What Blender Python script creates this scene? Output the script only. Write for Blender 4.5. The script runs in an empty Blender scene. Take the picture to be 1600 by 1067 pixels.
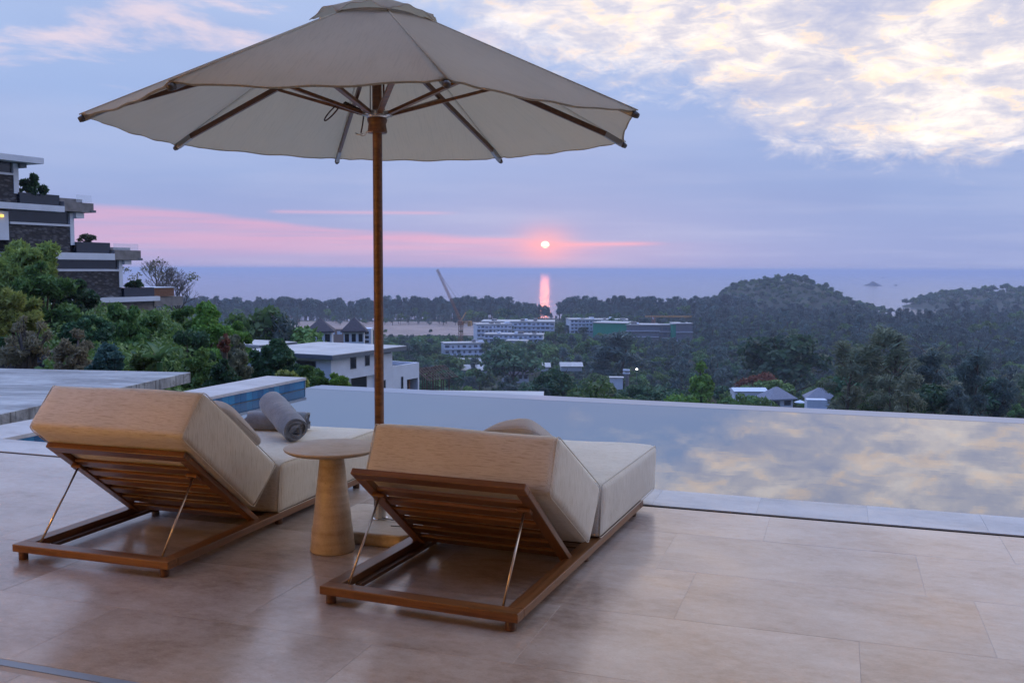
import bpy, bmesh, math, random
import numpy as np
from mathutils import Vector, Matrix

PI = math.pi
R = math.radians
random.seed(7)
scene = bpy.context.scene
col = scene.collection

# ------------------------------------------------------------------ camera
# world frame: X along the pool edge, Y towards the sea, Z up, floor of the terrace at z = 0
F_PX, EYE_ROW, ROLL, EYE_H, YAW = 1500.0, 420.5, 0.19, 1.45, 18.8
pitch = math.atan((533.5 - EYE_ROW) / F_PX)
fw = Vector((0, math.cos(pitch), -math.sin(pitch)))
rt = Vector((1, 0, 0))
up = rt.cross(fw)
rr = R(ROLL)
rt, up = math.cos(rr) * rt + math.sin(rr) * up, -math.sin(rr) * rt + math.cos(rr) * up
yaw_m = Matrix.Rotation(R(YAW), 3, 'Z')
fw, rt, up = yaw_m @ fw, yaw_m @ rt, yaw_m @ up
EYE = Vector((0, 0, EYE_H))
cam_d = bpy.data.cameras.new('camera')
cam_d.sensor_width = 36.0
cam_d.lens = 36.0 * F_PX / 1600.0
cam_d.clip_start = 0.05
cam_d.clip_end = 60000.0
cam = bpy.data.objects.new('camera', cam_d)
col.objects.link(cam)
m3 = Matrix((rt, up, -fw)).transposed()
cam.matrix_world = Matrix.Translation(EYE) @ m3.to_4x4()
scene.camera = cam

# horizontal frame of the view, used to lay out the far landscape in metres
FH = Vector((-math.sin(R(YAW)), math.cos(R(YAW)), 0))     # straight ahead
RH = Vector((math.cos(R(YAW)), math.sin(R(YAW)), 0))      # to the right


def ray(px, py):
    return fw + rt * ((px - 800.0) / F_PX) - up * ((py - 533.5) / F_PX)


def at(px, py, D):                     # the point D metres ahead
    return EYE + ray(px, py) * D


def on(px, py, z):                     # where a sight line meets the level z
    d = ray(px, py)
    return EYE + d * ((z - EYE_H) / d.z)


def ld(px, D):                         # lateral/ahead metres -> world xy
    l = (px - 800.0) / F_PX * D
    p = FH * D + RH * l
    return p.x, p.y


# ------------------------------------------------------------------ render settings
scene.render.engine = 'CYCLES'
scene.cycles.use_denoising = True
scene.cycles.max_bounces = 8
scene.cycles.volume_bounces = 1
scene.cycles.transparent_max_bounces = 12
scene.view_settings.view_transform = 'Standard'
scene.view_settings.look = 'None'
scene.view_settings.exposure = 0.15
scene.view_settings.gamma = 1.0
scene.view_settings.use_curve_mapping = False


# ------------------------------------------------------------------ node helper
class NT:
    def __init__(s, tree):
        s.t = tree
        s.n = tree.nodes
        s.l = tree.links

    def node(s, kind, **kw):
        n = s.n.new(kind)
        for k, v in kw.items():
            setattr(n, k, v)
        return n

    def put(s, sock, v):
        if v is None:
            return
        if hasattr(v, 'is_linked') or hasattr(v, 'links'):
            s.l.new(v, sock)
        else:
            if isinstance(v, (tuple, list)) and len(v) == 3 and sock.type == 'RGBA':
                v = (*v, 1.0)
            sock.default_value = v

    def math(s, op, a, b=None, c=None, clamp=False):
        n = s.node('ShaderNodeMath', operation=op, use_clamp=clamp)
        s.put(n.inputs[0], a)
        if b is not None:
            s.put(n.inputs[1], b)
        if c is not None:
            s.put(n.inputs[2], c)
        return n.outputs[0]

    def vmath(s, op, a, b=None):
        n = s.node('ShaderNodeVectorMath', operation=op)
        s.put(n.inputs[0], a)
        if b is not None:
            s.put(n.inputs[1], b)
        return n.outputs[0]

    def mix(s, f, a, b, mode='MIX'):
        n = s.node('ShaderNodeMix', data_type='RGBA', blend_type=mode)
        s.put(n.inputs[0], f)
        s.put(n.inputs[6], a)
        s.put(n.inputs[7], b)
        return n.outputs[2]

    def ramp(s, f, stops, interp='LINEAR'):
        n = s.node('ShaderNodeValToRGB')
        cr = n.color_ramp
        cr.interpolation = interp
        while len(cr.elements) < len(stops):
            cr.elements.new(0.5)
        for e, (p, c) in zip(cr.elements, stops):
            e.position = p
            e.color = (c, c, c, 1) if not isinstance(c, (tuple, list)) else (*c, 1)
        s.put(n.inputs[0], f)
        return n.outputs[0]

    def maprange(s, v, a, b, c=0.0, d=1.0, smooth=True):
        n = s.node('ShaderNodeMapRange')
        n.interpolation_type = 'SMOOTHSTEP' if smooth else 'LINEAR'
        n.clamp = True
        s.put(n.inputs[0], v)
        for i, x in enumerate((a, b, c, d)):
            s.put(n.inputs[1 + i], x)
        return n.outputs[0]

    def noise(s, vec, scale=1.0, detail=4.0, rough=0.5, dist=0.0, lac=2.0):
        n = s.node('ShaderNodeTexNoise')
        n.inputs['Scale'].default_value = scale
        n.inputs['Detail'].default_value = detail
        n.inputs['Roughness'].default_value = rough
        n.inputs['Distortion'].default_value = dist
        n.inputs['Lacunarity'].default_value = lac
        if vec is not None:
            s.l.new(vec, n.inputs['Vector'])
        return n.outputs[0]

    def voronoi(s, vec, scale, feature='F1'):
        n = s.node('ShaderNodeTexVoronoi', feature=feature)
        n.inputs['Scale'].default_value = scale
        s.l.new(vec, n.inputs['Vector'])
        return n

    def mapping(s, vec, scale=(1, 1, 1), rot=(0, 0, 0), loc=(0, 0, 0)):
        n = s.node('ShaderNodeMapping')
        n.inputs['Scale'].default_value = scale
        n.inputs['Rotation'].default_value = rot
        n.inputs['Location'].default_value = loc
        s.l.new(vec, n.inputs['Vector'])
        return n.outputs[0]

    def comb(s, x, y, z):
        n = s.node('ShaderNodeCombineXYZ')
        for i, v in enumerate((x, y, z)):
            s.put(n.inputs[i], v)
        return n.outputs[0]

    def sep(s, v):
        n = s.node('ShaderNodeSeparateXYZ')
        s.l.new(v, n.inputs[0])
        return n.outputs


def srgb(r, g, b):
    f = lambda c: (c / 255 / 12.92) if c / 255 <= 0.04045 else ((c / 255 + 0.055) / 1.055) ** 2.4
    return (f(r), f(g), f(b))


# ------------------------------------------------------------------ sky
SUN_AZ, SUN_EL = 1.95, 1.45            # degrees right of straight ahead, degrees up
world = bpy.data.worlds.new('World')
scene.world = world
world.use_nodes = True
w = NT(world.node_tree)
w.n.clear()
tc = w.node('ShaderNodeTexCoord').outputs['Generated']
dirv = w.mapping(tc, rot=(0, 0, R(-YAW)))
dx, dy, dz = w.sep(dirv)
az = w.math('MULTIPLY', w.math('ARCTAN2', dx, dy), 180 / PI)
el = w.math('MULTIPLY', w.math('ARCSINE', w.math('MAXIMUM', w.math('MINIMUM', dz, 1.0), -1.0)), 180 / PI)
# cloud deck: the sight line carried up to a level sheet
den = w.math('ADD', w.math('MAXIMUM', dz, 0.0), 0.06)
cx_, cy_ = w.math('DIVIDE', dx, den), w.math('DIVIDE', dy, den)
deck = w.comb(cx_, cy_, 0.37)
# even veil of stratus
e01 = w.maprange(el, -6, 30, 0, 1, smooth=False)
veil = w.ramp(e01, [(0.0, srgb(120, 130, 172)), (0.155, srgb(164, 166, 210)), (0.20, srgb(159, 168, 213)),
                    (0.30, srgb(150, 170, 216)), (0.44, srgb(157, 180, 225)), (0.60, srgb(174, 194, 232)),
                    (1.0, srgb(160, 178, 224))])
side = w.maprange(az, 3, 22, 0, 1)
veil = w.mix(w.math('MULTIPLY', side, 0.55), veil, srgb(143, 164, 212))
n_big = w.noise(w.mapping(deck, scale=(0.7, 1.0, 1)), 0.55, 4, 0.55)
veil = w.mix(w.math('MULTIPLY', w.maprange(n_big, 0.42, 0.68), 0.30), veil, srgb(186, 194, 226))
n_soft = w.noise(w.mapping(w.comb(az, w.math('MULTIPLY', el, 3.2), 0.0), scale=(0.06, 0.06, 1)), 1.0, 3, 0.5)
veil = w.mix(w.math('MULTIPLY', w.maprange(n_soft, 0.4, 0.7), 0.22), veil, srgb(132, 148, 200))
# dusk behind
back = w.maprange(w.math('ABSOLUTE', az), 60, 150, 0, 1)
veil = w.mix(w.math('MULTIPLY', back, 0.75), veil, srgb(98, 112, 158))
# pink break under the veil
n_e = w.noise(w.mapping(w.comb(az, el, 0.0), scale=(0.10, 0.55, 1)), 1.0, 4, 0.5)
az01 = w.maprange(az, -40, 40, 0, 1, smooth=False)
top = w.math('MULTIPLY', w.ramp(az01, [(0.0, 0.42), (0.16, 0.345), (0.27, 0.325), (0.30, 0.30), (0.40, 0.225), (0.5, 0.195),
                                       (0.53, 0.17), (0.60, 0.16), (1.0, 0.15)]), 10.0)
top = w.math('ADD', top, w.math('MULTIPLY', w.math('SUBTRACT', n_e, 0.5), 0.8))
pk_up = w.maprange(w.math('SUBTRACT', top, el), -0.12, 0.30)
pk_dn = w.maprange(el, 0.1, 1.75, 0.22, 1.0)
pk_az = w.ramp(az01, [(0.0, 0.55), (0.2, 0.80), (0.5, 1.0), (0.55, 0.95), (0.58, 0.35), (0.64, 0.06), (0.70, 0.0)])
pink = w.math('MULTIPLY', w.math('MULTIPLY', pk_up, pk_dn), pk_az)
n_st = w.noise(w.mapping(w.comb(az, el, 0.0), scale=(0.09, 2.2, 1)), 1.0, 3, 0.55)
pink = w.math('MULTIPLY', pink, w.maprange(n_st, 0.3, 0.62, 0.55, 1.0))
skyc = w.mix(w.math('MULTIPLY', pink, 0.68), veil, srgb(230, 170, 198))
# thin lit streak to the right of the sun, and one high on the left
def streak(a0, a1, e0, we, amp, slope=0.0):
    c_e = w.math('ADD', e0, w.math('MULTIPLY', az, slope))
    d = w.math('DIVIDE', w.math('SUBTRACT', el, c_e), we)
    g = w.math('POWER', 2.718, w.math('MULTIPLY', w.math('MULTIPLY', d, d), -1.0))
    m = w.math('MULTIPLY', w.maprange(az, a0, a0 + 1.2), w.maprange(az, a1 - 3.0, a1, 1.0, 0.0))
    return w.math('MULTIPLY', w.math('MULTIPLY', g, m), amp)
skyc = w.mix(streak(0.6, 9.6, 1.42, 0.12, 0.75, 0.012), skyc, srgb(240, 176, 196))
skyc = w.mix(streak(-14.5, -2.5, 3.30, 0.10, 0.45, 0.004), skyc, srgb(228, 178, 204))
# glow round the sun
sa, se = w.math('SUBTRACT', az, SUN_AZ), w.math('SUBTRACT', el, SUN_EL)
r2 = w.math('ADD', w.math('MULTIPLY', sa, sa), w.math('MULTIPLY', w.math('MULTIPLY', se, se), 2.4))
glow = w.math('POWER', 2.718, w.math('MULTIPLY', r2, -0.42))
skyc = w.mix(w.math('MULTIPLY', glow, 0.75), skyc, srgb(255, 176, 186))
# broken bright cloud over the right half of the view
edge = w.math('MULTIPLY', w.ramp(w.maprange(az, -60, 60, 0, 1, smooth=False),
              [(0.0, 0.70), (0.33, 0.66), (0.42, 0.56), (0.47, 0.46), (0.50, 0.39), (0.525, 0.355), (0.585, 0.335), (0.61, 0.275),
               (0.64, 0.225), (0.70, 0.192), (0.76, 0.185), (1.0, 0.22)]), 30.0)
ang = w.comb(az, w.math('MULTIPLY', el, 1.75), 0.0)
n_ed = w.noise(w.mapping(ang, scale=(0.10, 0.10, 1), rot=(0, 0, -0.2), loc=(2.2, 0.4, 0)), 1.0, 8, 0.62, 0.4)
n_ef = w.noise(w.mapping(ang, scale=(0.42, 0.5, 1)), 1.0, 6, 0.65, 0.6)
edge = w.math('ADD', edge, w.math('ADD', w.math('MULTIPLY', w.math('SUBTRACT', n_ed, 0.5), 7.5), w.math('MULTIPLY', w.math('SUBTRACT', n_ef, 0.5), 5.5)))
mask = w.maprange(w.math('SUBTRACT', el, edge), -1.0, 2.6)
mask = w.math('MULTIPLY', mask, w.maprange(w.math('ABSOLUTE', az), 80, 140, 1, 0.0))
n_a = w.noise(w.mapping(ang, scale=(0.115, 0.15, 1), rot=(0, 0, 0.30), loc=(0.6, 3.3, 0)), 1.0, 10, 0.60, 0.7)
n_b = w.noise(w.mapping(ang, scale=(0.40, 0.62, 1), rot=(0, 0, 0.15)), 1.0, 9, 0.64, 0.5)
n_d = w.noise(w.mapping(deck, scale=(1.0, 1.3, 1), rot=(0, 0, 0.5)), 2.6, 8, 0.62, 0.3)
puff = w.math('ADD', w.math('MULTIPLY', n_a, 0.50), w.math('ADD', w.math('MULTIPLY', n_b, 0.35), w.math('MULTIPLY', n_d, 0.15)))
puff = w.math('ADD', w.math('MULTIPLY', w.math('SUBTRACT', puff, 0.5), 1.25), 0.525)
lit = w.ramp(puff, [(0.30, srgb(170, 182, 224)), (0.41, srgb(196, 200, 228)), (0.49, srgb(220, 218, 234)), (0.56, srgb(242, 234, 236)),
                    (0.64, srgb(255, 246, 240)), (0.72, srgb(255, 238, 226)), (0.85, srgb(225, 212, 222))])
warm_edge = w.math('MULTIPLY', w.maprange(n_b, 0.50, 0.62), w.maprange(puff, 0.46, 0.56))
lit = w.mix(w.math('MULTIPLY', warm_edge, 0.55), lit, srgb(255, 226, 202))
lit = w.mix(w.math('MULTIPLY', w.maprange(el, 13, 22), w.maprange(puff, 0.50, 0.60)), lit, srgb(255, 204, 150))
# the lit puffs are far brighter than the film holds
gain = w.maprange(puff, 0.47, 0.72, 0.97, 1.3)
lit = w.mix(1.0, lit, w.comb(gain, w.math('MULTIPLY', gain, 0.985), w.math('MULTIPLY', gain, 0.95)), 'MULTIPLY')
near_core = w.ramp(w.maprange(az, -60, 60, 0, 1, smooth=False), [(0.0, 0.25), (0.46, 0.55), (0.53, 0.85), (0.58, 1.0), (1.0, 1.0)])
skyc = w.mix(w.math('MULTIPLY', mask, near_core), skyc, lit)
# a few small lit puffs upper left
n4 = w.noise(w.mapping(ang, scale=(0.10, 0.19, 1), loc=(5.2, 8.3, 0)), 1.0, 8, 0.6, 0.3)
m4 = w.math('MULTIPLY', w.maprange(n4, 0.52, 0.68), w.math('MULTIPLY', w.maprange(el, 7.5, 12), w.maprange(az, 2, -6)))
skyc = w.mix(w.math('MULTIPLY', m4, 0.8), skyc, srgb(232, 214, 224))
# sun disc, its lower third crossed by thin cloud
rd = w.math('SQRT', w.math('ADD', w.math('MULTIPLY', sa, sa), w.math('MULTIPLY', w.math('MULTIPLY', se, se), 1.5)))
disc = w.maprange(rd, 0.17, 0.29, 1.0, 0.0)
bar = w.math('SUBTRACT', 1.0, w.maprange(w.math('ABSOLUTE', w.math('ADD', se, 0.13)), 0.02, 0.06, 0.7, 0.0))
disc = w.math('MULTIPLY', disc, bar)
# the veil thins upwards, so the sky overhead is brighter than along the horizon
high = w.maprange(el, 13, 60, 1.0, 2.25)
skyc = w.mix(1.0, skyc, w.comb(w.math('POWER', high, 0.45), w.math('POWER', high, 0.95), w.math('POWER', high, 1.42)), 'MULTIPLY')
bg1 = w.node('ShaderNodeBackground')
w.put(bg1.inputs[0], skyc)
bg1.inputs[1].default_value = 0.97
bg2 = w.node('ShaderNodeBackground')
bg2.inputs[0].default_value = (1.0, 0.56, 0.30, 1)
w.put(bg2.inputs[1], w.math('MULTIPLY', disc, 2.6))
bg3 = w.node('ShaderNodeBackground')
sky_t = w.node('ShaderNodeTexSky', sky_type='NISHITA')
sky_t.sun_disc = False
sky_t.sun_elevation = R(SUN_EL)
sky_t.sun_rotation = R(SUN_AZ - YAW)
w.l.new(sky_t.outputs[0], bg3.inputs[0])
bg3.inputs[1].default_value = 0.003
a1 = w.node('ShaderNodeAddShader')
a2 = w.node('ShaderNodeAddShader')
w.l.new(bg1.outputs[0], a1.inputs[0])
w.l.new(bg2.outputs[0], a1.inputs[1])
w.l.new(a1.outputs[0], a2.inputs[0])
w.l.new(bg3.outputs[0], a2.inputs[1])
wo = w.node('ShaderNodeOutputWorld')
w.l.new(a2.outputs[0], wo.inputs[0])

# the low red sun
sun_d = bpy.data.lights.new('sun', 'SUN')
sun_d.energy = 0.0028
sun_d.angle = R(0.6)
sun_d.color = (1.0, 0.24, 0.08)
sun = bpy.data.objects.new('sun', sun_d)
sdir = FH * math.cos(R(SUN_AZ)) + RH * math.sin(R(SUN_AZ))
sdir = sdir * math.cos(R(SUN_EL)) + Vector((0, 0, math.sin(R(SUN_EL))))
sun.rotation_euler = sdir.to_track_quat('Z', 'Y').to_euler()
col.objects.link(sun)


# ------------------------------------------------------------------ mesh + object helpers
class MB:
    def __init__(s):
        s.v = []
        s.f = []

    def add(s, verts, faces, M=None):
        o = len(s.v)
        for p in verts:
            s.v.append(tuple(M @ Vector(p)) if M is not None else tuple(p))
        for f in faces:
            s.f.append(tuple(i + o for i in f))
        return s

    def box(s, x0, x1, y0, y1, z0, z1, M=None):
        return s.add([(x0, y0, z0), (x1, y0, z0), (x1, y1, z0), (x0, y1, z0), (x0, y0, z1), (x1, y0, z1), (x1, y1, z1), (x0, y1, z1)],
                     [(0, 3, 2, 1), (4, 5, 6, 7), (0, 1, 5, 4), (1, 2, 6, 5), (2, 3, 7, 6), (3, 0, 4, 7)], M)

    def quad(s, a, b, c, d):
        return s.add([a, b, c, d], [(0, 1, 2, 3)])

    def prism(s, pts, ext, M=None):
        n = len(pts)
        e = Vector(ext)
        vs = [Vector(p) for p in pts] + [Vector(p) + e for p in pts]
        fs = [tuple(reversed(range(n))), tuple(range(n, 2 * n))]
        fs += [(i, (i + 1) % n, n + (i + 1) % n, n + i) for i in range(n)]
        return s.add(vs, fs, M)

    def tube(s, pts, r, n=8, M=None, closed=False):
        pts = [Vector(p) for p in pts]
        k = len(pts)
        rs = r if isinstance(r, (list, tuple)) else [r] * k
        vs, fs = [], []
        prev = None
        for i, p in enumerate(pts):
            a = pts[(i - 1) % k] if (closed or i > 0) else p
            b = pts[(i + 1) % k] if (closed or i < k - 1) else p
            t = (b - a).normalized()
            if prev is None:
                prev = t.orthogonal().normalized()
            prev = (prev - t * prev.dot(t))
            prev = prev.normalized() if prev.length > 1e-6 else t.orthogonal().normalized()
            q = t.cross(prev)
            for j in range(n):
                an = 2 * PI * j / n
                vs.append(p + (prev * math.cos(an) + q * math.sin(an)) * rs[i])
        for i in range(k if closed else k - 1):
            i2 = (i + 1) % k
            for j in range(n):
                fs.append((i * n + j, i * n + (j + 1) % n, i2 * n + (j + 1) % n, i2 * n + j))
        if not closed:
            fs.append(tuple(reversed(range(n))))
            fs.append(tuple((k - 1) * n + j for j in range(n)))
        return s.add(vs, fs, M)

    def bar(s, a, b, wd, ht, M=None, upv=(0, 0, 1)):
        a, b = Vector(a), Vector(b)
        t = (b - a).normalized()
        u = Vector(upv)
        sd = t.cross(u)
        sd = sd.normalized() if sd.length > 1e-5 else t.orthogonal().normalized()
        u = sd.cross(t)
        c = [sd * (i * wd / 2) + u * (j * ht / 2) for i, j in ((-1, -1), (1, -1), (1, 1), (-1, 1))]
        vs = [a + q for q in c] + [b + q for q in c]
        return s.add(vs, [(3, 2, 1, 0), (4, 5, 6, 7), (0, 1, 5, 4), (1, 2, 6, 5), (2, 3, 7, 6), (3, 0, 4, 7)], M)

    def lathe(s, prof, n=48, M=None):
        vs, fs = [], []
        k = len(prof)
        for r_, z_ in prof:
            for j in range(n):
                vs.append((r_ * math.cos(2 * PI * j / n), r_ * math.sin(2 * PI * j / n), z_))
        for i in range(k - 1):
            for j in range(n):
                fs.append((i * n + j, i * n + (j + 1) % n, (i + 1) * n + (j + 1) % n, (i + 1) * n + j))
        fs.append(tuple(reversed(range(n))))
        fs.append(tuple((k - 1) * n + j for j in range(n)))
        return s.add(vs, fs, M)

    def mesh(s, name):
        me = bpy.data.meshes.new(name)
        me.from_pydata([tuple(p) for p in s.v], [], s.f)
        me.update()
        return me

    def build(s, name, mat, parent=None, smooth=False, bevel=0.0, seg=2):
        o = bpy.data.objects.new(name, s.mesh(name))
        if mat:
            o.data.materials.append(mat)
        link(o, parent)
        if smooth:
            shade(o)
        if bevel:
            b = o.modifiers.new('bevel', 'BEVEL')
            b.width = bevel
            b.segments = seg
            b.limit_method = 'ANGLE'
            b.angle_limit = R(35)
            b.harden_normals = False
        return o


def shade(o, angle=None):
    me = o.data
    me.polygons.foreach_set('use_smooth', [True] * len(me.polygons))
    if angle is not None:
        me.set_sharp_from_angle(angle=R(angle))


def link(o, parent=None):
    col.objects.link(o)
    if parent is not None:
        o.parent = parent
    return o


def tag(o, label=None, cat=None, group=None, kind=None):
    if label:
        o['label'] = label
    if cat:
        o['category'] = cat
    if group:
        o['group'] = group
    if kind:
        o['kind'] = kind
    return o


def thing(name, label, cat, loc=(0, 0, 0), rotz=0.0, group=None):
    o = bpy.data.objects.new(name, None)
    o.empty_display_size = 0.3
    col.objects.link(o)
    o.location = loc
    o.rotation_euler = (0, 0, rotz)
    return tag(o, label, cat, group)


def copy_part(src, parent, M=None):
    c = src.copy()
    col.objects.link(c)
    c.parent = parent
    if M is not None:
        c.matrix_local = M
    return c


def rounded_box(sx, sy, sz, r, n=14, bulge=0.0, seed=0, wob=0.0):
    """verts/faces of a soft box centred on the origin, sides sx, sy, sz."""
    bm = bmesh.new()
    bmesh.ops.create_cube(bm, size=2.0)
    bmesh.ops.subdivide_edges(bm, edges=bm.edges[:], cuts=n, use_grid_fill=True)
    h = Vector((sx / 2, sy / 2, sz / 2))
    rnd = random.Random(seed)
    ph = [rnd.uniform(0, 6.28) for _ in range(6)]
    for v in bm.verts:
        c = v.co.copy()
        # crowd the grid towards the edges so the rounding is smooth
        q = Vector([math.copysign(abs(a) ** 0.62, a) if abs(a) < 1 else a for a in c])
        p = Vector((q.x * h.x, q.y * h.y, q.z * h.z))
        inner = Vector([max(-(h[i] - r), min(h[i] - r, p[i])) for i in range(3)])
        d = p - inner
        if d.length > 1e-9:
            d.normalize()
        p2 = inner + d * r
        u = [(1 - abs(q[i]) ** 2) for i in range(3)]
        if bulge:
            for i in range(3):
                if abs(abs(c[i]) - 1) < 1e-6:
                    j, k = (i + 1) % 3, (i + 2) % 3
                    p2[i] += math.copysign(bulge * u[j] * u[k], c[i])
        if wob:
            p2 += d * wob * (math.sin(p.x * 9 + ph[0]) * math.sin(p.y * 7 + ph[1]) + 0.6 * math.sin(p.z * 15 + ph[2] + p.x * 5))
        v.co = p2
    return bm


# ------------------------------------------------------------------ materials
def new_mat(name):
    m = bpy.data.materials.new(name)
    m.use_nodes = True
    t = NT(m.node_tree)
    b = m.node_tree.nodes['Principled BSDF']
    return m, t, b


def bump(t, b, height, strength=0.3, dist=0.01):
    n = t.node('ShaderNodeBump')
    n.inputs['Strength'].default_value = strength
    n.inputs['Distance'].default_value = dist
    t.l.new(height, n.inputs['Height'])
    t.l.new(n.outputs[0], b.inputs['Normal'])


def plain(name, c, rough=0.6, metal=0.0, var=0.15, scale=3.0, spec=0.5):
    m, t, b = new_mat(name)
    oc = t.node('ShaderNodeTexCoord').outputs['Object']
    n = t.noise(oc, scale, 6, 0.6)
    k = t.maprange(n, 0.3, 0.7, 1 - var, 1 + var, smooth=False)
    t.put(b.inputs['Base Color'], t.mix(1.0, (*c, 1), t.comb(k, k, k), 'MULTIPLY'))
    b.inputs['Roughness'].default_value = rough
    b.inputs['Metallic'].default_value = metal
    b.inputs['Specular IOR Level'].default_value = spec
    return m


def travertine(name, c1, c2, c3, rough=0.25, scale=1.0, per_object=True, pits=True, spec=0.5, stretch=(1.0, 2.6, 1.0)):
    m, t, b = new_mat(name)
    g = t.node('ShaderNodeNewGeometry').outputs['Position']
    if per_object:
        oi = t.node('ShaderNodeObjectInfo')
        off = t.math('MULTIPLY', oi.outputs['Random'], 37.0)
        g = t.vmath('ADD', g, t.comb(off, t.math('MULTIPLY', off, 0.7), off))
        rnd = oi.outputs['Random']
    g2 = t.mapping(g, scale=tuple(scale * s for s in stretch))
    n1 = t.noise(g2, 1.6, 5, 0.55, 0.15)
    n2 = t.noise(t.mapping(g, scale=(5 * scale, (8 if per_object else 11) * scale, 5 * scale), rot=(0, 0, 0.12)), 2.6, 9, 0.72, 0.1)
    f = t.math('ADD', t.math('MULTIPLY', n1, 0.6), t.math('MULTIPLY', n2, 0.4))
    cc = t.ramp(f, [(0.36, c3), (0.49, c1), (0.62, c2)])
    fine = t.noise(t.mapping(g, scale=(30, 70, 30)), 3.0, 4, 0.7)
    kf = t.maprange(fine, 0.3, 0.7, 0.90, 1.08, smooth=False)
    cc = t.mix(1.0, cc, t.comb(kf, kf, kf), 'MULTIPLY')
    if per_object:
        k = t.maprange(rnd, 0, 1, 0.90, 1.08, smooth=False)
        cc = t.mix(1.0, cc, t.comb(k, k, t.math('MULTIPLY', k, 0.99)), 'MULTIPLY')
    if pits:
        v = t.voronoi(t.mapping(g, scale=(1, 2.2, 1)), 26.0)
        p = t.math('MULTIPLY', t.maprange(v.outputs['Distance'], 0.06, 0.16, 1, 0), t.maprange(n2, 0.5, 0.62))
        cc = t.mix(t.math('MULTIPLY', p, 0.55), cc, tuple(x * 0.45 for x in c3))
    t.put(b.inputs['Base Color'], cc)
    rn = t.noise(g, 3.2, 6, 0.6, 0.5)
    t.put(b.inputs['Roughness'], t.maprange(rn, 0.3, 0.7, rough * 0.75, rough * 1.4))
    b.inputs['Specular IOR Level'].default_value = spec
    bump(t, b, t.math('ADD', t.math('MULTIPLY', f, 0.6), t.math('MULTIPLY', t.noise(g, 1.7, 2, 0.5), 1.4)), 0.25, 0.004)
    return m


def teak(name, c1, c2, rough=0.38):
    m, t, b = new_mat(name)
    oc = t.node('ShaderNodeTexCoord').outputs['Object']
    oi = t.node('ShaderNodeObjectInfo').outputs['Random']
    v = t.vmath('ADD', oc, t.comb(oi, t.math('MULTIPLY', oi, 5.0), oi))
    a = t.node('ShaderNodeAttribute', attribute_name='grain')
    n1 = t.noise(t.mapping(v, scale=(30, 30, 30)), 1.0, 5, 0.6)
    # grain runs along the longest side: blend two stretches by the part's own flag
    nx = t.noise(t.mapping(v, scale=(2.0, 55, 55)), 1.0, 5, 0.6, 0.3)
    ny = t.noise(t.mapping(v, scale=(55, 2.0, 30)), 1.0, 5, 0.6, 0.3)
    along = t.mix(a.outputs['Fac'], t.comb(nx, nx, nx), t.comb(ny, ny, ny))
    f = t.math('ADD', t.math('MULTIPLY', t.sep(along)[0], 0.85), t.math('MULTIPLY', n1, 0.15))
    cc = t.mix(t.maprange(f, 0.32, 0.68), c1, c2)
    k = t.maprange(oi, 0, 1, 0.85, 1.12, smooth=False)
    t.put(b.inputs['Base Color'], t.mix(1.0, cc, t.comb(k, k, k), 'MULTIPLY'))
    t.put(b.inputs['Roughness'], t.maprange(f, 0.3, 0.7, rough * 0.85, rough * 1.2))
    bump(t, b, f, 0.15, 0.002)
    return m


def slub(name, c1, c2, fine=1.0, rough=0.9, amt=0.5, turned=False):
    """cloth with slub threads: along x on faces that look along y/z, along z on the sides."""
    m, t, b = new_mat(name)
    tcn = t.node('ShaderNodeTexCoord')
    oc, nn = tcn.outputs['Object'], tcn.outputs['Normal']
    if turned:
        oc = t.mapping(oc, rot=(0, 0, PI / 2))
    side = t.maprange(t.math('ABSOLUTE', t.sep(nn)[0]), 0.55, 0.75)
    zs = (18 * fine, 10 * fine) if turned else (330 * fine, 210 * fine)
    A = t.noise(t.mapping(oc, scale=(15 * fine, 330 * fine, zs[0])), 1.0, 2, 0.5)
    A2 = t.noise(t.mapping(oc, scale=(8 * fine, 210 * fine, zs[1]), loc=(4, 2, 1)), 1.0, 2, 0.5)
    B = t.noise(t.mapping(oc, scale=(60, 280 * fine, 10 * fine)), 1.0, 2, 0.5)
    B2 = t.noise(t.mapping(oc, scale=(30, 200 * fine, 6 * fine), loc=(1, 7, 2)), 1.0, 2, 0.5)
    fa = t.math('SUBTRACT', 1.0, t.math('MAXIMUM', t.maprange(A, 0.56, 0.68), t.maprange(A2, 0.56, 0.66)))
    fb = t.math('SUBTRACT', 1.0, t.math('MAXIMUM', t.maprange(B, 0.56, 0.68), t.maprange(B2, 0.56, 0.66)))
    f = t.mix(side, t.comb(fa, fa, fa), t.comb(fb, fb, fb))
    f = t.sep(f)[0]
    big = t.noise(oc, 3.0, 3, 0.5)
    cc = t.mix(t.math('MULTIPLY', t.math('SUBTRACT', 1.0, f), amt), c1, c2)
    k = t.maprange(big, 0.3, 0.7, 0.94, 1.05, smooth=False)
    t.put(b.inputs['Base Color'], t.mix(1.0, cc, t.comb(k, k, k), 'MULTIPLY'))
    b.inputs['Roughness'].default_value = rough
    b.inputs['Specular IOR Level'].default_value = 0.2
    b.inputs['Sheen Weight'].default_value = 0.15
    wv = t.noise(oc, 420.0, 2, 0.5)
    dent = t.noise(oc, 5.0, 4, 0.5)
    bump(t, b, t.math('ADD', t.math('ADD', t.math('MULTIPLY', f, 0.15), t.math('MULTIPLY', wv, 0.4)), t.math('MULTIPLY', dent, 6.0)), 0.35, 0.0025)
    return m


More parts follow.
